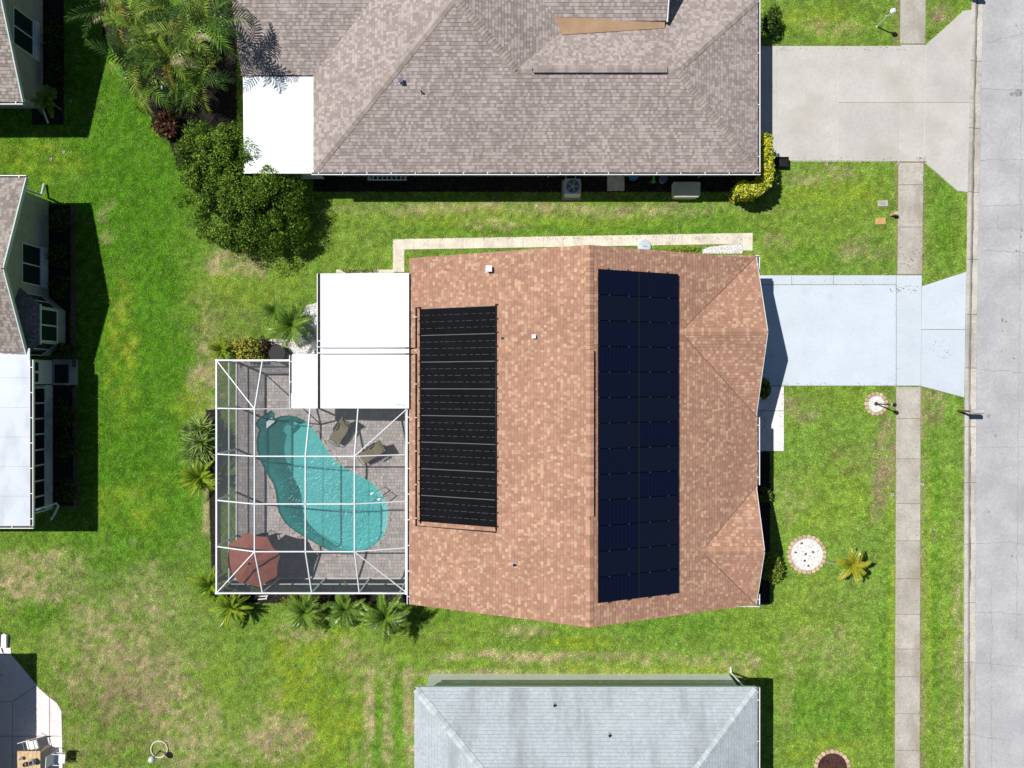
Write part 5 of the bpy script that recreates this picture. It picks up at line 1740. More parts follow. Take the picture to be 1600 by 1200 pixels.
GA, GY, GD = (0.11, 0.22, 0.022), (0.34, 0.31, 0.03), (0.46, 0.40, 0.20)
ARECA = [frond_mesh('areca_frond', L_, 1.15, .75, 17, .64, .058, .4, c, s, colvar=.5, tip=tp) for L_, c, s, tp in
         ((2.1, GA, 1, None), (2.4, (0.05, 0.105, .015), 2, None), (1.8, (0.16, 0.25, .03), 3, None), (2.1, (0.20, 0.31, .035), 4, (0.28, .34, .06)))]
ARECA_Y = [frond_mesh('areca_frond', 1.9, 1.0, .9, 28, .5, .032, .4, GY, 5, tip=(0.36, .24, .06)), frond_mesh('areca_frond', 1.7, .9, 1.1, 26, .45, .03, .2, GD, 6)]
PYGMY = [frond_mesh('pygmy_frond', L_, .85, .75, 30, .27, .024, .25, c, s, colvar=.35) for L_, c, s in ((1.25, (0.13, .24, .025), 11), (1.4, (0.20, .32, .04), 12), (1.1, (0.09, .18, .022), 13))]
CYCAD = [frond_mesh('cycad_frond', L_, .75, .35, 36, .17, .018, .35, c, s) for L_, c, s in ((.9, (0.24, .36, .02), 21), (1.0, (0.30, .40, .03), 22), (.8, (0.17, .29, .02), 23))]
GOLD = [frond_mesh('palm_frond', L_, .75, .45, 30, .24, .022, .35, c, s) for L_, c, s in ((.80, (0.33, .35, .025), 31), (.88, (0.38, .36, .03), 32), (.72, (0.20, .28, .02), 33))]
SMALLP = [frond_mesh('palm_frond', L_, .8, .5, 26, .22, .02, .3, c, s) for L_, c, s in ((.6, (0.22, .30, .02), 41), (.7, (0.17, .27, .02), 42))]


def palm(name, label, px, py, zc, base, nf, meshes, tilts=(-0.35, 0.9), r_=0.06, group=None, odd=None, noodd=0, matl=None, scale=(0.85, 1.1), trunk=True, cat='palm'):
    """crown of separate fronds at height zc seen at px, py, on a trunk from base (photo px on the ground)"""
    cx, cy, _ = P(px, py, zc)
    bx, by, _ = P(*base) if base else (cx, cy, 0)
    t = thing(name, label, cat, (bx, by, 0), group)
    if trunk:
        n = 7
        pts = [(bx + (cx - bx) * (k / n) ** 1.3, by + (cy - by) * (k / n) ** 1.3, -.03 + (zc + .03) * k / n) for k in range(n + 1)]
        MB().tube(pts, r_ * 1.25, 8, r1=r_ * .8).build('trunk', matl or M['trunk'], t)
    for k in range(nf):
        me = R.choice(odd) if (odd and k < noodd) else R.choice(meshes)
        o = bpy.data.objects.new('frond', me)
        q = k / max(nf - 1, 1)
        link(o, t, (cx, cy, zc - .02 + R.uniform(-.04, .04)))
        s = R.uniform(*scale)
        o.scale = (s, s * R.uniform(.9, 1.1), s)
        o.rotation_euler = (R.uniform(-.25, .25), -(tilts[0] + (tilts[1] - tilts[0]) * R.random()), k * 2.39996 + R.uniform(-.25, .25))
    return t


# areca palm clumps, upper left
ARE = [(178, 22, 2.0, 13, 6, 'straw coloured palm clump at the left end of the palm thicket'), (215, 45, 2.6, 12, 2, 'areca palm behind the straw coloured clump'),
       (232, -8, 3.2, 12, 0, 'areca palm cut by the top edge, left of the bright yellow green one'), (272, 12, 3.6, 12, 1, 'areca palm at the top edge with bright yellow green fronds'),
       (324, 36, 5.6, 14, 0, 'tall areca palm beside the beige roof that throws frond shadows on it'), (252, 70, 2.9, 12, 1, 'areca palm in the middle of the thicket above the yellow frond'),
       (212, 100, 1.9, 11, 1, 'low areca palm at the left edge of the thicket above the lawn'), (262, 96, 3.4, 9, 3, 'areca palm with a golden yellow hanging frond'),
       (300, 66, 3.6, 10, 2, 'areca palm with an orange tinted frond near the roof'), (232, 132, 1.5, 10, 0, 'low areca palm above the red leaved croton'),
       (285, 125, 2.1, 12, 0, 'areca palm in the lower right of the thicket'), (312, 130, 2.5, 12, 0, 'areca palm nearest to the white flat roof')]
for i, (px, py, z, nf, no, lab) in enumerate(ARE):
    palm('areca_palm', lab, px, py, z * .8, None, nf, ARECA + ARECA[1:2], (-0.85, 0.35), .05, 'areca palms in the upper left thicket', ARECA_Y, no, scale=(.72, 1.02))
# pygmy date palms and cycads round the cage
palm('pygmy_palm', 'green palm with the larger crown beside the white lanai gutter', 457, 508, 1.3, None, 34, PYGMY, (-.6, .7), .06)
palm('pygmy_palm', 'small green palm on the lawn side left of the lanai palm', 432, 487, 1.0, None, 24, PYGMY, (-.5, .8), .05, scale=(.7, .95))
palm('pygmy_palm', 'green palm right of the pair below the pool cage', 602, 963, 1.35, None, 46, PYGMY, (-.7, .6), .06, scale=(.85, 1.15))
palm('pygmy_palm', 'green palm left of the pair below the pool cage', 478, 953, 1.1, None, 42, PYGMY, (-.7, .7), .06, scale=(.8, 1.05))
palm('pygmy_palm', 'dark green palm between the two below the pool cage', 540, 950, 1.0, None, 36, PYGMY, (-.7, .6), .06, scale=(.75, 1.0))
palm('cycad', 'yellow green cycad at the lower left corner of the pool cage', 332, 912, .75, None, 38, CYCAD, (-.5, .7), .07, scale=(1.0, 1.3), cat='cycad')
palm('cycad', 'yellow green cycad lowest below the pool cage corner', 362, 947, .65, None, 38, CYCAD, (-.5, .7), .07, scale=(1.0, 1.25), cat='cycad')
palm('cycad', 'yellow green cycad below the grey spiky plant left of the cage', 313, 745, .65, None, 36, CYCAD, (-.5, .7), .07, scale=(1.0, 1.3), cat='cycad')
palm('small_palm', 'small bright green palm at the upper left corner of the pool cage', 347, 546, .7, None, 22, SMALLP, (-.3, .7), .04)
palm('golden_palm', 'golden yellow young palm with thin pale trunk on the front lawn', 1329, 882, 2.5, (1288, 877), 22, GOLD, (-.3, .7), .035, matl=M['trunk_pale'])


def rosette(name, label, px, py, heads, pal, Ls=(0.4, 0.75), group=None):
    """spiky plant: heads of stiff strap leaves"""
    x, y, _ = P(px, py, .5)
    t = thing(name, label, 'spiky plant', (x, y, 0), group)
    for dx, dy, z, n in heads:
        mb = MB()
        c = Vector((x + dx, y + dy, z))
        for k in range(n):
            a = k * 2.39996 + R.uniform(-.2, .2)
            el = math.radians(R.uniform(-15, 75))
            L_ = R.uniform(*Ls)
            d = Vector((math.cos(a) * math.cos(el), math.sin(a) * math.cos(el), math.sin(el)))
            s = Vector((-math.sin(a), math.cos(a), 0)) * .02
            col = R.choice(pal)
            j = R.uniform(.75, 1.25)
            col = tuple(q * j for q in col)
            m1 = c + d * L_ * .55
            tp = c + d * L_ + Vector((0, 0, -L_ * .12))
            mb.face([c - s, c + s, m1 + s * 1.1, m1 - s * 1.1], col)
            mb.face([m1 - s * 1.1, m1 + s * 1.1, tp], col)
        mb.build('leaf_head', M['leaf'], t)
        MB().tube([(x + dx * .5, y + dy * .5, -.02), (x + dx, y + dy, z)], .035, 6).build('stem', M['bark'], t)


GG = ((0.28, .38, .12), (0.18, .30, .05), (0.32, .42, .08), (0.11, .19, .03))
rosette('yucca', 'grey green spiky yucca pressed against the left wall of the pool cage', 320, 692,
        [(0, .75, 1.0, 90), (-.35, .35, .8, 90), (-.55, .6, .6, 70), (-.5, .0, .6, 80), (-.55, -.6, .55, 80), (.1, .1, 1.1, 80), (-.4, -.2, .7, 70), (-.1, -.55, .8, 70), (.2, .5, .9, 60), (.25, -.3, .9, 60), (-.2, .9, .6, 50)], GG, (0.5, .9))

DK, MID, OLV, YG = (0.035, .065, .012), (0.09, .155, .022), (0.17, .225, .035), (0.30, .36, .05)
# round small leaved tree below the thicket
tx, ty, _ = P(357, 296, 2.0)
tree = thing('tree', 'broad dark small leaved tree beside the white flat roof', 'tree', (tx, ty, 0))
MB().tube([(tx, ty, -.05), (tx + .1, ty, .6), (tx + .05, ty + .1, 1.3)], .16, 9, r1=.11).build('trunk', M['bark'], tree)
for k in range(9):
    a = k * 2.4
    MB().tube([(tx + .06, ty + .05, .5 + .08 * k), (tx + .8 * math.cos(a), ty + .8 * math.sin(a), .9 + .08 * k), (tx + 1.6 * math.cos(a), ty + 1.6 * math.sin(a), 1.2 + .08 * (k % 4))], .07, 6, r1=.02).build('limb', M['bark'], tree)
nl_ = 300
cz = []
LOB = [(362, 285, 2.5, 3.0), (352, 275, 2.4, 3.1), (330, 250, 1.9, 3.2), (372, 262, 2.1, 3.3), (398, 330, 2.0, 2.6), (345, 318, 1.9, 2.6), (312, 232, 1.1, 2.4), (436, 352, 1.15, 1.9), (420, 300, 1.5, 2.6)]
for k in range(nl_):
    lx, ly, lr, lh_ = LOB[k % len(LOB)]
    ox_, oy_, _ = P(lx, ly, lh_ * .7)
    a, q = R.uniform(0, 2 * math.pi), math.sqrt(R.random()) * (1.0 if R.random() < .85 else 1.18)
    rad = lr * q
    cz.append((ox_ + rad * math.cos(a), oy_ + rad * math.sin(a), .5 + (lh_ - .5) * math.sqrt(max(0.02, 1 - (min(q, 1) * .95) ** 2)) * R.uniform(.5, 1.0)))
cz = np.array(cz)
n = 95000
k = rng.integers(0, nl_, n)
d = rng.normal(size=(n, 3)); d /= np.linalg.norm(d, axis=1, keepdims=True)
rad_ = rng.uniform(.2, .62, nl_)[k][:, None]
pts = cz[k] + d * rad_ * rng.uniform(.3, 1, (n, 1)) ** .5 * np.array([1, 1, .75])
pts[:, 2] = np.maximum(pts[:, 2], .05)
clump = rng.uniform(0.8, 1.25, nl_)[k][:, None]
leaf_mesh(pts, d * .3 + (pts - np.array([tx, ty, .6])) / 2.4 * .9 + np.array([0, 0, .2]), .095, pick(n, [DK, MID, OLV, YG], [.24, .40, .24, .12]) * clump * np.array([1.15, 1.35, 1.1]), name='crown', parent=tree, aspect=.55)

shrub('croton', 'dark red leaved croton at the foot of the palm thicket', 260, 192, .75, .7, .9, 700, .22, [(0.10, .035, .02), (0.03, .03, .015), (0.22, .10, .05), (0.28, .22, .06)], [.35, .35, .2, .1])
shrub('variegated_bush', 'yellow and green variegated bush above the pool cage', 384, 548, .95, .65, 1.0, 1700, .14, [(0.55, .48, .06), (0.30, .33, .05), (0.06, .10, .02), (0.40, .38, .10)], [.32, .25, .28, .15])
shrub('purple_bush', 'small dark purple bush right of the yellow variegated one', 410, 540, .4, .45, .8, 500, .15, [(0.05, .03, .03), (0.03, .05, .02), (0.12, .06, .05)])
shrub('shrub', 'low bright green bush at the bottom wall of the cage, left part', 452, 938, .45, .3, .5, 500, .10, [(0.20, .26, .02), (0.26, .30, .03), (0.10, .16, .02)])
# L-shaped yellow hedge at the corner of the beige house
hp = [P(1195, 215, 1.5), P(1197, 245, 1.5), P(1198, 268, 1.5), P(1195, 285, 1.45), P(1183, 295, 1.4), P(1168, 297, 1.4), P(1158, 294, 1.4)]
hg = thing('hedge', 'clipped yellow green hedge curving round the corner of the beige house', 'hedge', (hp[2][0], hp[2][1], 0))
seg = rng.integers(0, len(hp) - 1, 5200)
tt = rng.random((5200, 1))
A = np.array(hp)
c = A[seg] * (1 - tt) + A[seg + 1] * tt
d = rng.normal(size=(5200, 3)); d /= np.linalg.norm(d, axis=1, keepdims=True)
pts = c + d * np.array([.38, .38, .32]) * rng.uniform(.7, 1, (5200, 1))
low = rng.random(5200) < .4
pts[low, 2] = rng.uniform(.1, 1.3, low.sum())
leaf_mesh(pts, d * .5 + np.array([0, 0, .7]), .15, pick(5200, [(0.66, .62, .04), (0.48, .54, .04), (0.16, .24, .02), (0.74, .72, .22)], [.4, .3, .18, .12]), parent=hg, aspect=.6)
for k in range(6):
    MB().tube([(hp[k][0], hp[k][1], -.02), (hp[k][0] + .05, hp[k][1], 1.2)], .03, 5).build('stem', M['bark'], hg)
shrub('shrub', 'dark bush inside the bend of the yellow hedge', 1168, 280, .7, .5, 1.1, 900, .12, [DK, MID])
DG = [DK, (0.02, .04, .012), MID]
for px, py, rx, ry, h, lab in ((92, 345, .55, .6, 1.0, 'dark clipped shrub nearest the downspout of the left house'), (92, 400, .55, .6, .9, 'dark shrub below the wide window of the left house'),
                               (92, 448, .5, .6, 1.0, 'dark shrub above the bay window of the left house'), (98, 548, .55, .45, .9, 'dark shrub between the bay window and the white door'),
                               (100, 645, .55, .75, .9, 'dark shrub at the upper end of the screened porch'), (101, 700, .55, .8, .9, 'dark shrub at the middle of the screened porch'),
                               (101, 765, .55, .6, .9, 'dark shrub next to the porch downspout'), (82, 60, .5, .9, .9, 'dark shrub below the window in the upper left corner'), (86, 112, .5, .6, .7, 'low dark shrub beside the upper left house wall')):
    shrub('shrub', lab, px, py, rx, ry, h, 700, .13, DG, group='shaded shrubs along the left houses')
palm('small_palm', 'dark small palm at the corner of the upper left house', 78, 160, .9, None, 20, SMALLP, (-.3, .7), .04, scale=(1.0, 1.3))
shrub('shrub', 'leafy shrub beside the driveway under the brown gable', 1192, 606, .38, .55, 1.3, 700, .16, [MID, OLV, DK, (0.12, .20, .03)])
shrub('shrub', 'bright green shrub under the lower front gable of the brown house', 1207, 888, .50, .75, 1.5, 1000, .14, [(0.16, .24, .03), MID, OLV, (0.30, .36, .06)])
shrub('shrub', 'small dark shrub at the front wall of the brown house', 1194, 775, .4, .4, .9, 450, .13, [DK, MID, OLV])
shrub('shrub', 'dark bush at the upper right corner of the beige house', 1203, 28, .6, .75, 1.3, 900, .14, [DK, MID])
shrub('shrub', 'low weeds along the wall beside the white lanai', 560, 422, .9, .14, .25, 300, .09, [MID, OLV, YG], trunk=False)
shrub('shrub', 'low yellow weeds on the walk edge above the solar panels', 1070, 389, 1.1, .16, .2, 320, .09, [YG, (0.36, .36, .04), OLV], trunk=False)

# ------------------------------------------------------------------ stone rings with gravel or mulch
def gravel(root, poly, pal, n, size, name='gravel', matl='gravel', z=0.03):
    x0, x1 = min(p[0] for p in poly), max(p[0] for p in poly)
    y0, y1 = min(p[1] for p in poly), max(p[1] for p in poly)
    q = rng.uniform([x0, y0], [x1, y1], (n, 2))
    q = q[inside(q[:, 0], q[:, 1], poly)]
    mb = MB()
    for x, y in q:
        s = size * R.uniform(.6, 1.4)
        c = R.choice(pal)
        j = R.uniform(.8, 1.15)
        c = tuple(min(.85, k * j) for k in c)
        a = R.uniform(0, 6.28)
        zt = z + s * R.uniform(.3, .8)
        tp = (x + R.uniform(-.3, .3) * s, y + R.uniform(-.3, .3) * s, zt)
        ring = [(x + s * math.cos(a + t), y + s * math.sin(a + t) * .8, z - .02) for t in (0, 1.3, 2.5, 3.8, 5.0)]
        for i in range(5):
            mb.face([ring[i], ring[(i + 1) % 5], tp], c)
    o = stuff(mb.build(name, M[matl], root))
    MB().prism(poly, -.05, z - .012).build('bed_base', M['walls_white'] if matl == 'gravel' else M['darkbed'], root)
    nograss(poly)
    return o


WHITE = [(0.78, .77, .74), (0.70, .69, .67), (0.82, .80, .76), (0.55, .52, .48), (0.80, .80, .80)]


def stone_ring(name, label, px, py, r_, pal, n, matl, stones=24):
    c = P(px, py)
    t = thing(name, label, 'garden bed', (c[0], c[1], 0))
    poly = [(c[0] + r_ * math.cos(a), c[1] + r_ * math.sin(a)) for a in np.linspace(0, 2 * math.pi, 28)[:-1]]
    gravel(t, poly, pal, n, .035, 'gravel' if matl == 'gravel' else 'mulch', matl)
    for k in range(stones):
        a0, a1 = 2 * math.pi * (k + .06) / stones, 2 * math.pi * (k + .94) / stones
        am = (a0 + a1) / 2
        ro = r_ + .20
        pg = [(c[0] + rr * math.cos(a), c[1] + rr * math.sin(a)) for rr, a in ((r_, a0), (ro - .05, a0), (ro, am), (ro - .05, a1), (r_, a1))]
        MB().bevslab(pg, -.05, .085, .02).build('border_stone', M['stone'], t)
    nograss([(c[0] + (r_ + .2) * math.cos(a), c[1] + (r_ + .2) * math.sin(a)) for a in np.linspace(0, 2 * math.pi, 28)[:-1]])


stone_ring('stone_ring', 'large round bed of white gravel with stone border on the front lawn', 1260, 866, .78, WHITE, 2600, 'gravel')
stone_ring('stone_ring', 'small round bed of white gravel round the black lamp post', 1368.5, 631, .40, WHITE, 900, 'gravel', 15)
stone_ring('stone_ring', 'round bed of dark red mulch cut by the bottom edge', 1300, 1199, .72, [(0.10, .035, .03), (0.07, .03, .025), (0.13, .06, .05)], 2200, 'mulch', 22)
c = P(1260, 866)
for k in range(6):
    a = (c[0] + (-.25, -.55, -.05, .3, .08, -.1)[k], c[1] + (.55, .1, .02, .12, -.55, -.3)[k])
    tag(MB().lathe((a[0], a[1], .03), [(.05, 0), (.06, .03), (.03, .06)], 7).build('dark_stone', M['brown']), ['dark stone nearest the upper rim of the large gravel bed', 'dark stone nearest the left rim of the large gravel bed', 'dark stone close to the centre of the large gravel bed', 'dark stone right of centre on the large gravel bed', 'dark stone nearest the lower rim of the large gravel bed', 'dark stone between centre and lower rim of the large gravel bed'][k], 'stone', 'dark stones on the gravel bed')
gv = base_empty('gravel_strip', P(480, 510)); gv['kind'] = 'structure'
gravel(gv, [P(*p)[:2] for p in ((505, 470), (478, 478), (468, 500), (452, 540), (425, 548), (425, 562), (506, 562))], WHITE, 6000, .04)
gravel(gv, [P(*p)[:2] for p in ((1098, 390), (1110, 386), (1124, 384), (1140, 382.5), (1160, 382), (1160, 396), (1098, 396))], WHITE, 900, .04)
pv = base_empty('brick_path', P(440, 545))
for i in range(5):
    for j in range(4):
        x, y = 421 + i * 6.3 + (3 if j % 2 else 0), 529 + j * 6.3
        slabs(pv, 'brick', [[(x, y), (x + 6.1, y), (x + 6.1, y + 6.1), (x, y + 6.1)]], M['coping'], .07)
pp = P(433, 552, .45)
t = thing('round_table', 'round black table top standing on the brick path by the cage', 'table', (pp[0], pp[1], 0))
MB().lathe((pp[0], pp[1], .42), [(.40, 0), (.42, .02), (.42, .04), (.40, .05)], 28).build('tabletop', M['black'], t)
for k in range(3):
    a = k * 2.1
    MB().tube([(pp[0] + .3 * math.cos(a), pp[1] + .3 * math.sin(a), 0), (pp[0] + .15 * math.cos(a), pp[1] + .15 * math.sin(a), .42)], .018, 6).build('leg', M['blackmetal'], t)
# dark bark beds along the front wall and under the left houses
bedm = base_empty('planting_bed', P(1190, 800))
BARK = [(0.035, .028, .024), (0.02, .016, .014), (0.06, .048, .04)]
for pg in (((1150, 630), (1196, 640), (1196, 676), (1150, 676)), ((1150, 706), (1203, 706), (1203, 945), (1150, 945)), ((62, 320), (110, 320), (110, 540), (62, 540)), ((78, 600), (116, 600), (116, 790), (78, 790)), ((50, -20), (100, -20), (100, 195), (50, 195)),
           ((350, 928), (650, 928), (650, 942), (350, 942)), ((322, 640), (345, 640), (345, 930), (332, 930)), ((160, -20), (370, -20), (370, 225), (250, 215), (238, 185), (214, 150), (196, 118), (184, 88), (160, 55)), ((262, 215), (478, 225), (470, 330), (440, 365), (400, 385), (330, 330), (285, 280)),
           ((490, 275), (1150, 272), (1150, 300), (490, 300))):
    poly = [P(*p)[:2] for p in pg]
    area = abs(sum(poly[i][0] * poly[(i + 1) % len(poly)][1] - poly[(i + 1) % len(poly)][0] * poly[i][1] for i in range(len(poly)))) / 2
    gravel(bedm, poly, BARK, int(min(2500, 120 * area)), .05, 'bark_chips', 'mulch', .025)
ed = thing('garden_edging', 'low concrete edging blocks along the bed of the left house', 'edging', P(115, 560))
for k in range(30):
    y = 322 + k * 15.8
    if 560 < y < 600:
        continue
    a, b_ = P(112 + k * .15, y), P(118 + k * .15, y + 14.8)
    MB().box(a[0], b_[0], b_[1], a[1], -.05, .09).build('edging_block', M['brown'], ed)

# ------------------------------------------------------------------ lamps, mailboxes and small things on the lawns
def lamp_post(px, py, h_, label, matl, globe, gr=.10):
    x, y, _ = P(px, py)
    t = thing('lamp_post', label, 'lamp post', (x, y, 0))
    MB().lathe((x, y, -.02), [(.09, 0), (.09, .08), (.04, .12), (.032, .3), (.028, h_ - .3), (.05, h_ - .27)], 12).build('post', matl, t)
    MB().lathe((x, y, h_ - .28), [(.05, 0), (gr, .05), (gr * 1.15, .22), (gr * .9, .24)], 8).build('lantern', globe, t)
    MB().lathe((x, y, h_ - .045), [(gr * 1.35, 0), (gr * 1.2, .03), (.03, .12), (.012, .18)], 8).build('cap', matl, t)


lamp_post(1368.5, 631, 1.75, 'black lamp post in the small gravel ring by the pavement', M['blackmetal'], M['globe'], .08)
x, y, _ = P(1370, 42)
t = thing('lamp_post', 'cream lamp post with white globe on the lawn of the beige house', 'lamp post', (x, y, 0))
MB().lathe((x, y, -.02), [(.06, 0), (.06, .05), (.035, .08), (.03, 1.35)], 10).build('post', M['cream'], t)
MB().tube([(x - .14, y, 1.05), (x + .14, y, 1.05)], .018, 6).build('cross_bar', M['cream'], t)
MB().lathe((x, y, 1.33), [(.05, 0), (.10, .05), (.135, .13), (.10, .23), (.03, .27)], 16).build('globe', M['white'], t)


def mailbox(px, py, label, pm):
    x, y, _ = P(px, py)
    t = thing('mailbox', label, 'mailbox', (x, y, 0))
    MB().rbox((x, y, -.02), .09, .09, 1.05).build('post', pm, t)
    MB().beam((x - .02, y, 1.02), (x + .42, y, 1.02), .07, .05).build('arm', pm, t)
    MB().beam((x, y, .65), (x + .3, y, .99), .05, .05).build('brace', pm, t)
    mb = MB()
    pr = [(-.11, 0), (.11, 0), (.11, .13), (.09, .19), (.05, .225), (0, .235), (-.05, .225), (-.09, .19), (-.11, .13)]
    mb.solid([(x - .06, y + a, 1.05 + b_) for a, b_ in pr], [(x + .46, y + a, 1.05 + b_) for a, b_ in pr])
    bx = mb.build('box', M['mailgrey'], t)
    mb = MB()
    mb.solid([(x + .462, y + a * .95, 1.053 + b_ * .97) for a, b_ in pr], [(x + .475, y + a * .95, 1.053 + b_ * .97) for a, b_ in pr])
    mb.build('door', M['mailgrey'], bx)
    MB().box(x + .05, x + .2, y + .112, y + .122, 1.15, 1.19).build('flag', M['orange'], bx)


mailbox(1496.5, 641.5, 'white mailbox on a brown post at the kerb beside the white driveway', M['brown'])
mailbox(1500.5, -8, 'mailbox at the kerb cut by the top edge', M['brown'])

x, y, _ = P(1379, 318)
t = thing('meter_box', 'concrete water meter box with dark lid in the lawn', 'meter box', (x, y, 0))
MB().bevslab([(x - .25, y - .15), (x + .25, y - .15), (x + .25, y + .15), (x - .25, y + .15)], -.1, .05, .015).build('frame', M['walk'], t)
MB().box(x - .12, x + .12, y - .07, y + .07, .05, .062).build('lid', M['grey'], t)
x, y, _ = P(1375.5, 346)
tag(MB().bevslab([(x - .26, y - .17), (x + .26, y - .16), (x + .25, y + .17), (x - .24, y + .16)], -.05, .06, .02).build('valve_cover', M['orange']), 'tan rectangular valve cover in the lawn below the meter box', 'cover')
x, y, _ = P(1393, 336)
t = thing('utility_pedestal', 'short tan utility post with a dark shadow near the pavement', 'utility post', (x, y, 0))
MB().rbox((x, y, -.02), .16, .12, .42).build('cabinet', M['stone'], t)
MB().rbox((x, y, .40), .19, .15, .05).build('cap', M['stone'], t)
for px, py, lab in ((1291, 257, 'white sprinkler ring at the edge of the concrete driveway'), (1394, 773, 'white sprinkler ring left of the pavement on the front lawn'), (1441, 757, 'white sprinkler ring on the verge side of the pavement'),
                    (110, 158, 'white sprinkler ring in the shade of the upper left house'), (100, 238, 'white sprinkler ring on the lawn between the left houses, right one'), (80, 249, 'white sprinkler ring on the lawn between the left houses, left one'),
                    (750, 1185, 'white sprinkler ring cut into the lawn beside the grey roof'), (1404, 256, 'white sprinkler ring where the pavement meets the concrete driveway')):
    if px == 750:
        continue
    x, y, _ = P(px, py)
    t = thing('sprinkler_head', lab, 'sprinkler', (x, y, 0), 'sprinkler rings in the lawns')
    MB().lathe((x, y, -.02), [(.085, 0), (.09, .05), (.075, .07), (.05, .05)], 14).build('ring', M['walk'], t)
    MB().lathe((x, y, .0), [(.025, 0), (.025, .05), (.01, .06)], 8).build('nozzle', M['black'], t)
    nograss([(x + .12 * math.cos(a), y + .12 * math.sin(a)) for a in np.linspace(0, 6.28, 9)[:-1]])
x, y, _ = P(249.5, 1170)
t = thing('garden_light', 'white globe light inside a pale ring on the worn lawn', 'garden light', (x, y, 0))
mb = MB()
pts = [(x + .40 * math.cos(a), y + .40 * math.sin(a), .04) for a in np.linspace(0, 2 * math.pi, 33)]
mb.tube(pts, .035, 6, caps=False).build('edging_ring', M['cream'], t, True)
gx0, gy0 = x + .02, y - .10
MB().lathe((gx0, gy0, -.02), [(.05, 0), (.05, .03), (.025, .06), (.022, .66)], 8).build('post', M['black'], t)
MB().lathe((gx0, gy0, .62), [(.04, 0), (.13, .07), (.165, .17), (.13, .28), (.03, .33)], 18).build('globe', M['globe'], t, True)
x, y, _ = P(1007, 385, .1)
t = thing('tank_lid', 'pale blue round cover on the side walk under the brown roof edge', 'cover', (x, y, 0))
MB().lathe((x, y, 0), [(.33, 0), (.33, .10), (.28, .13), (.05, .15)], 22).build('cover', M['lightblue'], t)
MB().beam((x - .1, y, .17), (x + .1, y, .17), .03, .02).build('handle', M['grey'], t)

# patio furniture in the lower left corner
tc = P(45, 1190, .75)
t = thing('patio_table', 'pale wooden table with clutter on the pink patio', 'table', (tc[0], tc[1], .03))
for k in range(6):
    MB().box(tc[0] - .55 + k * .185, tc[0] - .375 + k * .185, tc[1] - .8, tc[1] + .5, .72, .76).build('plank', M['wood'], t)
for sx in (-.48, .48):
    for sy in (-.7, .4):
        MB().rbox((tc[0] + sx, tc[1] + sy, .03), .07, .07, .69).build('leg', M['wood'], t)
for i, (dx, dy, r_, h_, mm, lab) in enumerate(((.28, .05, .16, .26, 'grey', 'grey round pot on the patio table'), (-.12, -.1, .12, .12, 'brown', 'brown bowl on the patio table'), (-.3, .2, .09, .16, 'cream', 'cream jug at the left end of the patio table'))):
    p0 = (tc[0] + dx, tc[1] + dy, .76)
    q = thing('pot', lab, 'pot', p0)
    MB().lathe(p0, [(r_ * .6, 0), (r_, h_ * .6), (r_ * .85, h_), (r_ * .7, h_), (r_ * .5, h_ * .4)], 16).build('bowl', M[mm], q)
    MB().lathe((p0[0], p0[1], p0[2] + h_ * .4), [(r_ * .5, 0), (r_ * .3, .02)], 12).build('filling', M['joint'], q)
ch = patio_chair(P(50, 1163, .45), .25, 'tubular chair with white cushion above the patio table', M['chrome'], M['white'], z=.03)
patio_chair(P(94, 1184, .45), 1.5, 'white chair on the outer edge of the pink patio', M['white'], M['white'], z=.03)
x, y, _ = P(9, 1000)
t = thing('concrete_block', 'bright white block with dark hose at the left edge', 'block', (x, y, 0))
MB().bevslab([(x - .14, y - .35), (x + .14, y - .35), (x + .14, y + .3), (x, y + .36), (x - .12, y + .3)], -.05, .16, .02).build('block', M['white'], t)
MB().tube([(x - .2, y + .4, .05), (x - .22, y, .05), (x - .2, y - .3, .05), (x - .1, y - .6, .05)], .025, 6).build('hose', M['black'], t)

# ------------------------------------------------------------------ turf: real blades over every lawn
for pg in (((-4.05, -24), (10.6, -24), (10.6, -14.16), (-4.05, -14.16)), ((-3.9, -9.5), (10.3, -9.5), (10.3, 5.3), (-3.9, 5.3)), ((-8.35, 10.05), (10.5, 10.05), (10.5, 22), (-8.35, 22)), ((-12, 9.9), (-8.3, 9.9), (-8.3, 22), (-12, 22)),
           ((-30, 1.4), (-22.6, 1.4), (-22.6, 8.9), (-30, 8.9)), ((-30, -6.1), (-22.4, -6.1), (-22.4, 1.4), (-30, 1.4)), ((-30, 13.4), (-22.9, 13.4), (-22.9, 22), (-30, 22)), ((-8.6, -1.1), (-4, -1.1), (-4, 4.9), (-8.6, 4.9)), ((-22.6, -.1), (-21, -.1), (-21, 1.3), (-22.6, 1.3))):
    NOGRASS.append(list(pg))
NB = 1500000
bx = rng.uniform(-26.2, 22.6, NB)
by = rng.uniform(-19.8, 19.8, NB)
ok = np.ones(NB, bool)
edge = fbm(bx, by, 4.0, 81) * 0.03
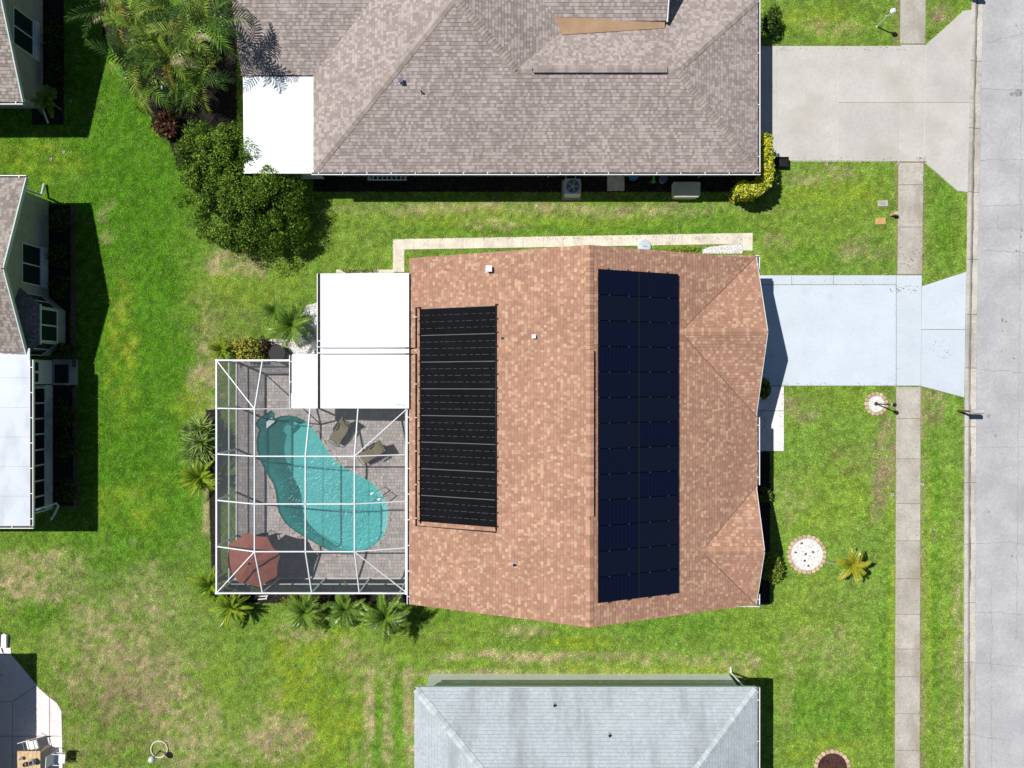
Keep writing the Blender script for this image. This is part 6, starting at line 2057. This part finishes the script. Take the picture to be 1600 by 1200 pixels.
for pg in NOGRASS:
    x0, x1 = min(p[0] for p in pg), max(p[0] for p in pg)
    y0, y1 = min(p[1] for p in pg), max(p[1] for p in pg)
    sel = np.nonzero((bx > x0) & (bx < x1) & (by > y0) & (by < y1) & ok)[0]
    if len(sel):
        ok[sel[inside(bx[sel], by[sel], pg)]] = False
# thin turf where it is dry or worn
cl_ = lawn(bx, by)
dry = np.clip((cl_[:, 0] - 0.16) * 4.0, 0, 0.55)
ok &= rng.random(NB) > dry
bx, by, cl_ = bx[ok], by[ok], cl_[ok]
n = len(bx)
az = rng.uniform(0, 2 * math.pi, n)
ln = rng.uniform(.05, .12, n) * (1 + .25 * fbm(bx, by, .8, 91))
lean = rng.uniform(.55, 1.38, n)
wd = rng.uniform(.010, .020, n)
dx, dy = np.cos(az), np.sin(az)
base = np.stack([bx, by, np.zeros(n)], -1)
side = np.stack([-dy * wd, dx * wd, np.zeros(n)], -1)
tip = base + np.stack([dx * ln * np.sin(lean), dy * ln * np.sin(lean), ln * np.cos(lean) * .8], -1)
V = np.stack([base - side, base + side, tip], 1).reshape(-1, 3).astype(np.float32)
cc = cl_ * rng.uniform(.70, 1.42, (n, 1)) * np.stack([rng.uniform(.9, 1.15, n), np.ones(n), rng.uniform(.8, 1.3, n)], -1) * 1.48
pale = rng.random(n) < .04
cc[pale] = np.array([.42, .45, .18]) * rng.uniform(.8, 1.2, (pale.sum(), 1))
me = bpy.data.meshes.new('grass')
me.vertices.add(n * 3)
me.vertices.foreach_set('co', V.ravel())
me.loops.add(n * 3)
me.loops.foreach_set('vertex_index', np.arange(n * 3, dtype=np.int32))
me.polygons.add(n)
me.polygons.foreach_set('loop_start', np.arange(0, n * 3, 3, dtype=np.int32))
me.update(calc_edges=True)
at = me.attributes.new('Col', 'FLOAT_COLOR', 'FACE')
at.data.foreach_set('color', np.concatenate([cc, np.ones((n, 1))], 1).astype(np.float32).ravel())
me.materials.append(M['grass'])
gr = stuff(link(bpy.data.objects.new('grass', me), None, (0, 0, 0)))
gr['label'] = 'short coarse lawn grass around the houses'
gr['category'] = 'grass'
